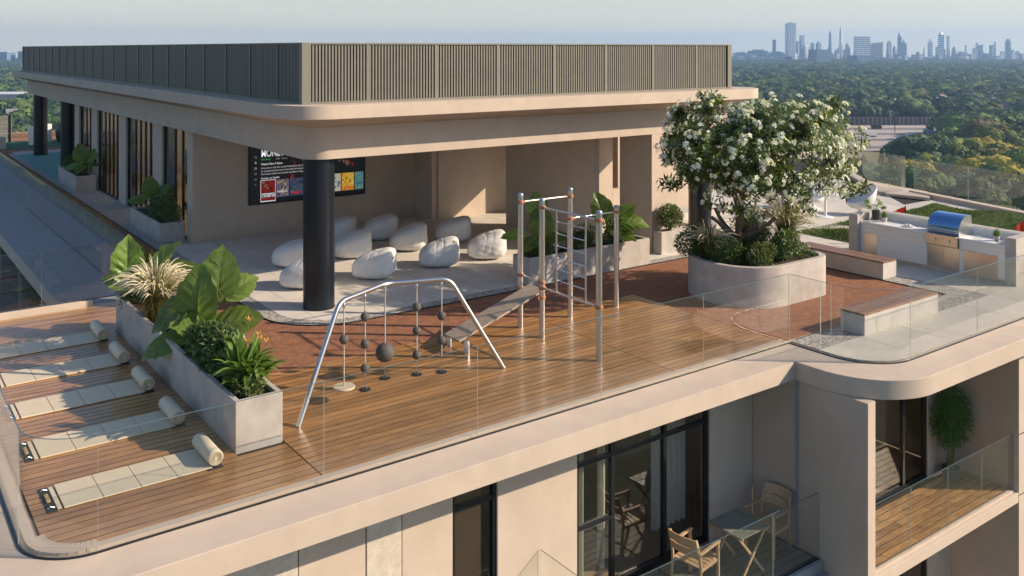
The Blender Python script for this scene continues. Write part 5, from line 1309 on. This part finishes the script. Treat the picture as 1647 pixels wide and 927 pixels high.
# ================================================================== landscape, trees, city
def dirpx(px):      # heading of a column of the photograph, measured in degrees right of the view axis
    return (px-823.5)/1468.0
def at(k, d, z=GZ): return Fv*d+Rv*(k*d)+Vector((0,0,z))
cols = [((.042,.085,.018),(.10,.15,.03)),((.09,.135,.020),(.20,.22,.03)),((.022,.052,.020),(.055,.095,.032)),((.22,.195,.022),(.38,.30,.03)),((.075,.07,.035),(.15,.12,.05))]
treem = [mat('crown_%s'%n_, a, .8, var=0, col2=b, scale=.30, rnd=.42, transl=.15, detail=3) for n_, (a, b) in zip(('mid','light','dark','yellow','brown'), cols)]
def far_tree(seed, ncl, npc, rr_, hh, mt, leaf):
    rg = np.random.default_rng(seed); lob = rand_dirs(ncl, rg); lob[:,2] = np.abs(lob[:,2])*.9-.15; lob = lob*rg.uniform(.35,.8,(ncl,1)); lr = rg.uniform(.30,.50,ncl)
    n = ncl*npc; w_ = np.repeat(np.arange(ncl), npc); d = rand_dirs(n, rg); d[:,2] = np.where(d[:,2] < -.3, -d[:,2], d[:,2])
    pos = (lob[w_]+d*(lr[w_]*rg.uniform(.8,1.05,n))[:,None])*np.array([rr_,rr_,hh*.42]); pos[:,2] += hh*.58
    S = np.cross(d, rand_dirs(n, rg)); S /= np.linalg.norm(S,axis=1)[:,None]+1e-9; T = np.cross(d, S)+d*rg.uniform(-.5,.5,(n,1))
    a = leaf*rg.uniform(.6,1.3,(n,1)); v = np.stack([pos-S*a-T*a*.6, pos+S*a-T*a*.5, pos+S*a*.7+T*a, pos-S*a*.8+T*a*.8],1).reshape(-1,3)
    f = (np.arange(n)*4)[:,None]+np.array([[0,1,2,3]]); f = f.reshape(-1)
    # trunk
    m = MB(); m.tube([(0,0,0),(0,0,hh*.45)],[rr_*.06,rr_*.04],6,cap=False); m2 = np.array(m.v); f2 = np.array(m.f).reshape(-1)+len(v)
    # inner dark mass of twigs and leaves, lumpy
    ico = MB(); ico.ball((0,0,0),1,10,7); iv = np.array(ico.v)*np.array([rr_*.62,rr_*.62,hh*.30])+np.array([0,0,hh*.56]); iv += rg.normal(0,rr_*.05,iv.shape); f3 = np.array(ico.f).reshape(-1)+len(v)+len(m2)
    me = raw_mesh('tree', np.concatenate([v,m2,iv]), np.concatenate([f,f2,f3]), 4, [mt, bark])
    mi = np.zeros(len(me.polygons), np.int32); mi[n:n+len(m.f)] = 1; me.polygons.foreach_set('material_index', mi)
    return me
def pine(seed, mt):
    rg = np.random.default_rng(seed); n = 900; u = rg.uniform(0,1,n); a = rg.uniform(0,6.28,n); r_ = (1-u)*3.3*rg.uniform(.5,1,n)+.15
    pos = np.stack([np.cos(a)*r_, np.sin(a)*r_, 1.5+u*15],1); d = np.stack([np.cos(a),np.sin(a),-.35+0*a],1); S = np.stack([-np.sin(a),np.cos(a),0*a],1); L_ = rg.uniform(.6,1.1,(n,1))
    v = np.stack([pos-S*L_*.4, pos+S*L_*.4, pos+d*L_*1.2+S*.1, pos+d*L_*1.2-S*.1],1).reshape(-1,3); f = np.arange(n*4)
    m = MB(); m.tube([(0,0,0),(0,0,16)],[.3,.05],6,cap=False); return raw_mesh('tree', np.concatenate([v,np.array(m.v)]), np.concatenate([f,np.array(m.f).reshape(-1)+len(v)]), 4, [mt, bark])
near_v = []
for i in range(10):
    near_v.append((far_tree(40+i, 15, 210, 9.2+(i%3)*1.1, 15.5+(i%4)*1.3, treem[[0,1,2,0,3,0,1,4,0,2][i]], .50), ['mid','light','dark','mid','yellow','mid','light','brown','mid','dark'][i]))
near_v.append((pine(7, treem[2]), 'pine'))
# clear ground: highway yard, grass strip
def in_yard(k, d):
    return (0.352 < k < 0.475 and 500 < d < 792) or (.36 < k < .445 and 395 < d < 501) or (.47 < k < .60 and 712 < d < 792) or (-.60 < k < -.53 and 900 < d < 1050)
HOUSES = [(.527,930),(.552,985),(.512,1110),(.537,1250),(.486,1650),(.502,1380),(.455,1480),(.40,1500),(.33,1900),(.30,2250),(.545,1550),(-.548,560),(-.558,690),(-.540,760),(.30,1700),(.55,860),(.42,1180),(.37,1300),(.47,1000),(.535,1050),(.44,2000),(.50,2200),(.36,2500)]
pts = []
rg = random.Random(31)
d = 215.0
while d < 4600:
    sp = 14.0 if d < 700 else (14.5 if d < 1500 else 17.0)
    for (k0, k1) in ((-.66,-.515),(.235,.66)):
        n_ = int((k1-k0)*d/sp)
        for q in range(max(1,n_)):
            k = k0+(k1-k0)*(q+rg.random())/max(1,n_); dd = d+rg.uniform(-.5,.5)*sp*.9
            if in_yard(k, dd): continue
            if rg.random() < .05 or any(abs(k-hk)*hd < 15 and -46 < dd-hd < 12 for hk, hd in HOUSES): continue
            pts.append((dd, k))
    d += sp*.86
pts.sort()
extra = []
rg2 = random.Random(32); d = 420.0
while d < 4600:      # the same wood goes on behind the building and to both sides
    sp = 15.5 if d < 1500 else 19.0
    for (k0, k1) in ((-.85,-.66),(-.515,.235),(.66,.85)):
        n_ = int((k1-k0)*d/sp)
        for q in range(max(1,n_)):
            extra.append((d+rg2.uniform(-.5,.5)*sp, k0+(k1-k0)*(q+rg2.random())/max(1,n_)))
    d += sp*.86
NEAR = 296
kinds = {'mid':'mid green broadleaf tree in the wood below the terrace','light':'light green broadleaf tree in the wood below the terrace','dark':'dark green broadleaf tree in the wood below the terrace',
         'yellow':'yellowing autumn tree in the wood below the terrace','brown':'brownish broadleaf tree in the wood below the terrace','pine':'dark pointed pine in the wood below the terrace'}
for i, (dd, k) in enumerate(pts[:NEAR]):
    if dd > 330 and rg.random() < .04: q = 10
    else: q = rg.choice([0,1,2,3,4,5,6,8,9,0,4,6,1,7,1,4])
    if k > .43 and dd < 470 and rg.random() < .5: q = rg.choice([4,1,6,4])
    me, kd = near_v[q]
    o = obj('pine_tree' if kd == 'pine' else 'broadleaf_tree', me); p = at(k, dd); o.location = p; o.rotation_euler = (0,0,rg.uniform(0,6.28)); s_ = rg.choice([.6,.75,.9,1.05,1.2,1.4])*rg.uniform(.92,1.08); o.scale = (s_,s_,s_*rg.uniform(.85,1.1))
    tag(o, kinds[kd], 'tree', '%s trees in the wood below the terrace' % kd)
for k, dd, s_ in ((.405,478,.80),(.4165,470,1.05),(.4205,486,.85)):
    o = obj('pine_tree', near_v[10][0]); o.location = at(k, dd); o.scale = (s_,)*3; tag(o, kinds['pine'], 'tree', 'pine trees in the wood below the terrace')
# the rest of the wood: one object, geometry nodes spreading low detail trees
rest = pts[NEAR:]+extra
lows = []
for i in range(6):
    me = far_tree(80+i, 10, 34, 10.0+(i%3)*1.1, 15+(i%3), treem[[0,2,0,1,2,0][i]], 1.05)
    o = obj('broadleaf_tree', me); p = at(rest[i][1], rest[i][0]); o.location = p; tag(o, 'small broadleaf tree at the near edge of the endless far wood', 'tree', 'trees at the edge of the far wood'); lows.append(o)
V = np.array([tuple(at(k, dd)) for dd, k in rest[6:]], np.float32)
wm = bpy.data.meshes.new('far_wood'); wm.vertices.add(len(V)); wm.vertices.foreach_set('co', V.reshape(-1)); wm.update()
rs_ = np.random.default_rng(3)
at_ = wm.attributes.new('var','INT','POINT'); at_.data.foreach_set('value', rs_.integers(0,6,len(V)).astype(np.int32))
a2 = wm.attributes.new('rot','FLOAT','POINT'); a2.data.foreach_set('value', rs_.uniform(0,6.28,len(V)).astype(np.float32))
a3 = wm.attributes.new('sca','FLOAT','POINT'); a3.data.foreach_set('value', rs_.choice([.55,.7,.85,1.0,1.15,1.4],len(V)).astype(np.float32))
wo = obj('far_wood', wm, kind='stuff'); tag(wo, 'endless dark green wood stretching to the city on the horizon', 'wood')
ng = bpy.data.node_groups.new('spread_trees','GeometryNodeTree'); ng.interface.new_socket('Geometry', in_out='INPUT', socket_type='NodeSocketGeometry'); ng.interface.new_socket('Geometry', in_out='OUTPUT', socket_type='NodeSocketGeometry')
gi = ng.nodes.new('NodeGroupInput'); go = ng.nodes.new('NodeGroupOutput'); jn = ng.nodes.new('GeometryNodeJoinGeometry')
def nattr(nm, ty_):
    n_ = ng.nodes.new('GeometryNodeInputNamedAttribute'); n_.data_type = ty_; n_.inputs['Name'].default_value = nm; return n_
av = nattr('var','INT'); ar = nattr('rot','FLOAT'); as_ = nattr('sca','FLOAT'); cx = ng.nodes.new('ShaderNodeCombineXYZ'); ng.links.new(ar.outputs['Attribute'], cx.inputs['Z'])
for i, o in enumerate(lows):
    oi = ng.nodes.new('GeometryNodeObjectInfo'); oi.inputs['Object'].default_value = o; oi.transform_space = 'ORIGINAL'
    ip = ng.nodes.new('GeometryNodeInstanceOnPoints'); cm = ng.nodes.new('FunctionNodeCompare'); cm.data_type = 'INT'; cm.operation = 'EQUAL'
    isock = [s_ for s_ in cm.inputs if s_.type == 'INT']; ng.links.new(av.outputs['Attribute'], isock[0]); isock[1].default_value = i
    ng.links.new(gi.outputs[0], ip.inputs['Points']); ng.links.new(cm.outputs[0], ip.inputs['Selection']); ng.links.new(oi.outputs['Geometry'], ip.inputs['Instance'])
    ng.links.new(cx.outputs[0], ip.inputs['Rotation']); ng.links.new(as_.outputs['Attribute'], ip.inputs['Scale']); ng.links.new(ip.outputs[0], jn.inputs[0])
ng.links.new(jn.outputs[0], go.inputs[0]); md = wo.modifiers.new('spread','NODES'); md.node_group = ng

# highway yard with noise wall, lots, trucks
def strip(name, k0, k1, d0, d1, z, mt):
    a = [at(k0,d0,z), at(k1,d0,z), at(k1,d1,z), at(k0,d1,z)]; m = MB(); m.add([tuple(p) for p in a], [(0,1,2,3)]); return structure(name, m, mt)
asph = mat('asphalt',(.16,.155,.15),.9,coord='World'); lot = mat('lot_concrete',(.42,.36,.31),.9,coord='World'); lawn = mat('lawn',(.13,.14,.03),.95,coord='World',var=.2)
strip('lawn', .352,.475,505,572,GZ+.3,lawn)
strip('highway', .352,.60,578,770,GZ+.6,lot)
for i,dd in enumerate((590,640,684,728)): strip('traffic_lane', .353,.58,dd,dd+14,GZ+.7,asph)
for k0,k1,lb in ((.352,.47,'long brown noise barrier wall beyond the highway, left stretch'),(.47,.60,'long brown noise barrier wall beyond the highway, right stretch')):
    m = MB(); a = at(k0,780); b = at(k1,780); m.bar((a.x,a.y,GZ+3.4),(b.x,b.y,GZ+3.4),.8,6.8); t_ = tag(m.build('noise_barrier', mat('barrier_brown',(.14,.11,.10),.9)), lb, 'wall')
    n_ = 24
    for q in range(n_):
        p = a.lerp(b,(q+.5)/n_); m = MB(); m.bar((p.x-.4,p.y-.6,GZ+3.5),(p.x+.4,p.y-.9,GZ+3.5),.6,7.0); m.build('post', MATS['barrier_brown'], t_)
for i,(k,dd,c_) in enumerate([(.385,640,'white'),(.392,668,'white'),(.398,735,'dark'),(.437,655,'white'),(.450,612,'white'),(.455,700,'white'),(.468,640,'white'),(.460,675,'grey')]):
    p = at(k,dd,GZ+.8); t_ = thing('lorry', '%s lorry parked or driving on the distant highway' % c_, 'lorry', p, -.6, 'lorries on the distant highway')
    mm_ = {'white':whitep,'dark':blackm,'grey':grey_slab}[c_]
    MB().box(-3.2,3.2,-1.2,1.2,.8,3.4).build('trailer', mm_, t_, local=True); MB().box(3.3,4.9,-1.1,1.1,.5,2.6).build('cab', mm_, t_, local=True); MB().box(-3,4.7,-1.1,1.1,.1,.75).build('wheels', blackm, t_, local=True)
for i,(k,dd,h_) in enumerate([(.4195,705,26),(.383,600,13),(.421,520,12),(.407,480,11),(.466,840,20)]):
    p = at(k,dd); t_ = thing('light_mast', ['tall dark mast standing in the highway yard','street lamp beside the lawn strip, left one','street lamp at the edge of the yellow trees','street lamp in front of the dark pines','gantry sign mast far right on the highway'][i], 'lamp post', p)
    m = MB(); m.tube([p, p+Vector((0,0,h_))], [.35,.2], 6); m.build('pole', blackm, t_); m = MB(); m.box(p.x-1.2,p.x+1.2,p.y-.5,p.y+.5,GZ+h_,GZ+h_+.5); m.build('lamp_head', whitep, t_)
# houses among the trees
hw = [mat('house_white',(.55,.53,.50),.9), mat('house_tan',(.45,.37,.29),.9)]; hr = [mat('roof_grey',(.22,.21,.21),.9), mat('roof_brown',(.26,.17,.13),.9)]
for i,(k,dd) in enumerate(HOUSES):
    p = at(k,dd,GZ); t_ = thing('house', '%s house with a %s roof glimpsed among distant trees' % (['white','tan'][i%2], ['grey','brown'][(i//2)%2]), 'house', p, .3+i*.7, '%s houses with %s roofs among the trees' % (['white','tan'][i%2], ['grey','brown'][(i//2)%2]))
    L_, w_ = 9, 5.5; zb_ = 7.5+4
    MB().box(-L_,L_,-w_,w_,0,zb_).build('wall', hw[i%2], t_, local=True)
    m = MB(); m.add([(-L_-1,-w_-1,zb_),(L_+1,-w_-1,zb_),(L_+1,w_+1,zb_),(-L_-1,w_+1,zb_),(-L_-1,0,zb_+4),(L_+1,0,zb_+4)],[(0,1,5,4),(2,3,4,5),(0,4,3),(1,2,5),(0,3,2,1)]); m.build('roof', hr[(i//2)%2], t_, local=True)
p = at(-.557,1000); t_ = thing('warehouse', 'long pale flat warehouse behind the trees at the left edge', 'warehouse', p, -.6)
MB().box(-60,60,-25,25,0,16).build('wall', hw[0], t_, local=True); MB().box(-61,61,-26,26,16.05,17).build('roof', mat('pale_roof',(.62,.63,.66),.8), t_, local=True)

# skyline
tw = [mat('tower_blue',(.24,.32,.40),.4,var=.15,scale=.05), mat('tower_pale',(.85,.85,.82),.5,var=.1,scale=.05), mat('tower_grey',(.38,.38,.40),.5,var=.12,scale=.05), mat('tower_dark',(.07,.11,.16),.4,var=.12,scale=.05), mat('tower_tan',(.52,.44,.37),.6,var=.1,scale=.05)]
winm = mat('tower_windows',(.05,.07,.10),.25)
def tower(x0, x1, yt, label, kind='box', mi=0, dist=4300, yb=None, group=None, spire=0):
    k = ((x0+x1)/2-823.5)/1468; wd = (x1-x0)/1468*dist; h = CAMZ-(yt-79)/1468*dist-GZ; p = at(k, dist)
    t_ = thing('skyscraper' if h > 70 else 'tower_block', label, 'skyscraper' if h > 70 else 'tower block', p, math.radians(-36.2)+.35*((int(x0)%3)-1), group)
    wm_ = wd/2/1.05; ht = h*(1 if kind in ('box','fins','slant') else (.80 if kind in ('spire','cone') else .9))
    b_ = MB()
    if kind == 'cone': b_.lathe([(wm_*.9,0),(wm_,ht*.5),(wm_*.8,ht)],0,0,14); 
    elif kind == 'slant':
        b_.add([(-wm_,-wm_*.7,0),(wm_,-wm_*.7,0),(wm_,wm_*.7,0),(-wm_,wm_*.7,0),(-wm_,-wm_*.7,ht*.93),(wm_,-wm_*.7,ht),(wm_,wm_*.7,ht),(-wm_,wm_*.7,ht*.93)],[(0,3,2,1),(4,5,6,7),(0,1,5,4),(1,2,6,5),(2,3,7,6),(3,0,4,7)])
    else: b_.box(-wm_,wm_,-wm_*.8,wm_*.8,0,ht)
    b_.build('body', tw[mi], t_, local=True)
    if kind == 'fins':
        for q in (-.55,.0,.55): MB().box(q*wm_-wm_*.14,q*wm_+wm_*.14,-wm_*.86,wm_*.86,0,ht*1.0+ (3 if q else 6)).build('fin', tw[1], t_, local=True)
    if kind in ('spire','cone'):
        m_ = MB(); m_.lathe([(wm_*.78,ht),(wm_*.62,ht+(h-ht)*.35),(wm_*.12,ht+(h-ht)*.75),(.3,h)],0,0,12); m_.build('spire', tw[1 if mi == 1 else 0], t_, local=True)
    if kind == 'pyramid':
        m_ = MB(); m_.lathe([(wm_*1.05,ht),(.5,h)],0,0,4); m_.build('roof', tw[mi], t_, local=True)
    if kind == 'stepped':
        MB().box(-wm_*.6,wm_*.6,-wm_*.5,wm_*.5,ht,h).build('upper_block', tw[mi], t_, local=True)
    if kind not in ('cone',) and wd > 14:
        nb = max(3, int(ht/9))
        for q in range(nb):
            z = ht*(q+.5)/nb; MB().box(-wm_*1.01,wm_*1.01,-wm_*.81,wm_*.81,z-1.1,z+1.1).build('window_band', winm, t_, local=True)
T_ = [(1242.5,1248,64,'slim pale blue tower standing alone left of the tallest tower','box',0),(1264,1279,38,'tallest tower of the skyline with vertical fins','fins',1),(1279,1284,66,'grey tower touching the right side of the tallest tower','slant',2),
 (1286.5,1293,57,'square topped slab right of the tallest tower','box',0),(1292,1302,73,'stepped glass block beside the square topped slab','stepped',1),(1304.5,1309,69,'small blue slab left of the cranes','box',0),(1313,1320,67,'blue tower with a crane on its roof','stepped',0),
 (1332.5,1338,46,'bullet shaped slender tower','cone',0),(1349.5,1355,40,'slender tower with a lit crown and pointed tip','cone',1),(1341,1347,79,'small domed tower between the two pointed ones','cone',2),(1356,1362,80,'low tan block right of the crowned tower','box',4),(1363,1368,74,'round headed tower left of the wide glass slab','cone',2),
 (1375.5,1397,59,'wide glass slab with a flat top','box',1),(1400.5,1406,70,'dark slab left of the slanted block','box',2),(1405,1418.5,68,'wide brown block with a slanted roof','slant',4),(1427,1433,66,'dark round topped tower, left of a pair','stepped',2),(1435.5,1440.5,72,'dark round topped tower, right of a pair','cone',0),
 (1443.5,1450,49,'stepped tower with a needle spire in the middle of the skyline','spire',2),(1450,1457.5,62,'stepped spire tower leaning on the needle one','spire',0),(1493,1499,60,'white sail shaped tower','spire',1),(1509,1518,51,'pale tower with a pyramid roof and dark top windows','pyramid',1),
 (1523,1527,58,'thin blue glass slab with notched side','box',0),(1530,1540,74,'round shouldered brown tower','cone',2),(1540,1551,83,'low dark brown tower group','stepped',2),(1551,1556,84,'low pale slab near the brown group','box',1),(1569,1573,68,'white fin topped twin tower, left half','slant',1),(1573,1580,72,'grey twin tower, right half','slant',2),
 (1592,1600,72,'turquoise glass twin tower','slant',0),(1599,1601.5,67,'white blade beside the turquoise tower','box',1),(1610,1617,83,'pale low slab left of the round grey tower','box',1),(1617,1625,63,'round grey tower near the right edge','stepped',2),(1633,1639,82,'last small pale tower at the right edge','stepped',4)]
for a in T_: tower(a[0],a[1],a[2],a[3],a[4],a[5])
tower(1304,1331,80,'dark blue office block in front of the skyline','box',3,3300)
tower(1367,1399,90,'long low dark blue block in front of the glass slab','box',3,3400)
tower(1263,1274,92,'dark block below the tallest tower','box',3,3300)
tower(0,21,84,'pale blocks of flats on the horizon at the left edge','box',0,3600); tower(31,44,83,'blue block of flats on the left horizon beside the screen','box',3,3600)
rg = random.Random(12)
for q in range(64):
    x = 1180+q*7.4+rg.uniform(-2,2); wd = rg.uniform(4,12); tower(x, x+wd, rg.uniform(86,93), 'low block of flats in the hazy band below the skyline', 'box', rg.choice([0,2,2,1,4]), rg.uniform(3900,4500), group='low blocks below the skyline')
for q in range(22):
    x = 1296+q*15.8+rg.uniform(-4,4); wd = rg.uniform(2.2,5.5); tower(x, x+wd, rg.uniform(70,84), 'slim hazy tower among the lower blocks of the skyline', rg.choice(['box','stepped','cone','slant']), rg.choice([0,1,2,1,4]), rg.uniform(4350,4600), group='slim low towers of the skyline')
for x0,x1,yt in ((1180,1202,84),(1203,1236,80),(1236,1262,83)):
    tower(x0,x1,yt,{1180:'bluish ridge of flats at the left end of the skyline',1203:'long bluish apartment block left of the slim tower',1236:'bluish apartment block behind the slim tower'}[x0],'stepped',0,4500)

# haze: even, pale, closed box round everything
hb = MB(); hb.box(-3010,6410,-3010,6410,GZ-1.5,132)
hz = bpy.data.materials.new('haze'); hz.use_nodes = True; hn = hz.node_tree; hn.nodes.clear(); ho = hn.nodes.new('ShaderNodeOutputMaterial'); pv = hn.nodes.new('ShaderNodeVolumePrincipled')
pv.inputs['Color'].default_value = (0.42,0.66,1.0,1); pv.inputs['Density'].default_value = 0.00014; pv.inputs['Anisotropy'].default_value = 0.25
hn.links.new(pv.outputs[0], ho.inputs['Volume'])
hzo = hb.build('haze', hz, kind='stuff')
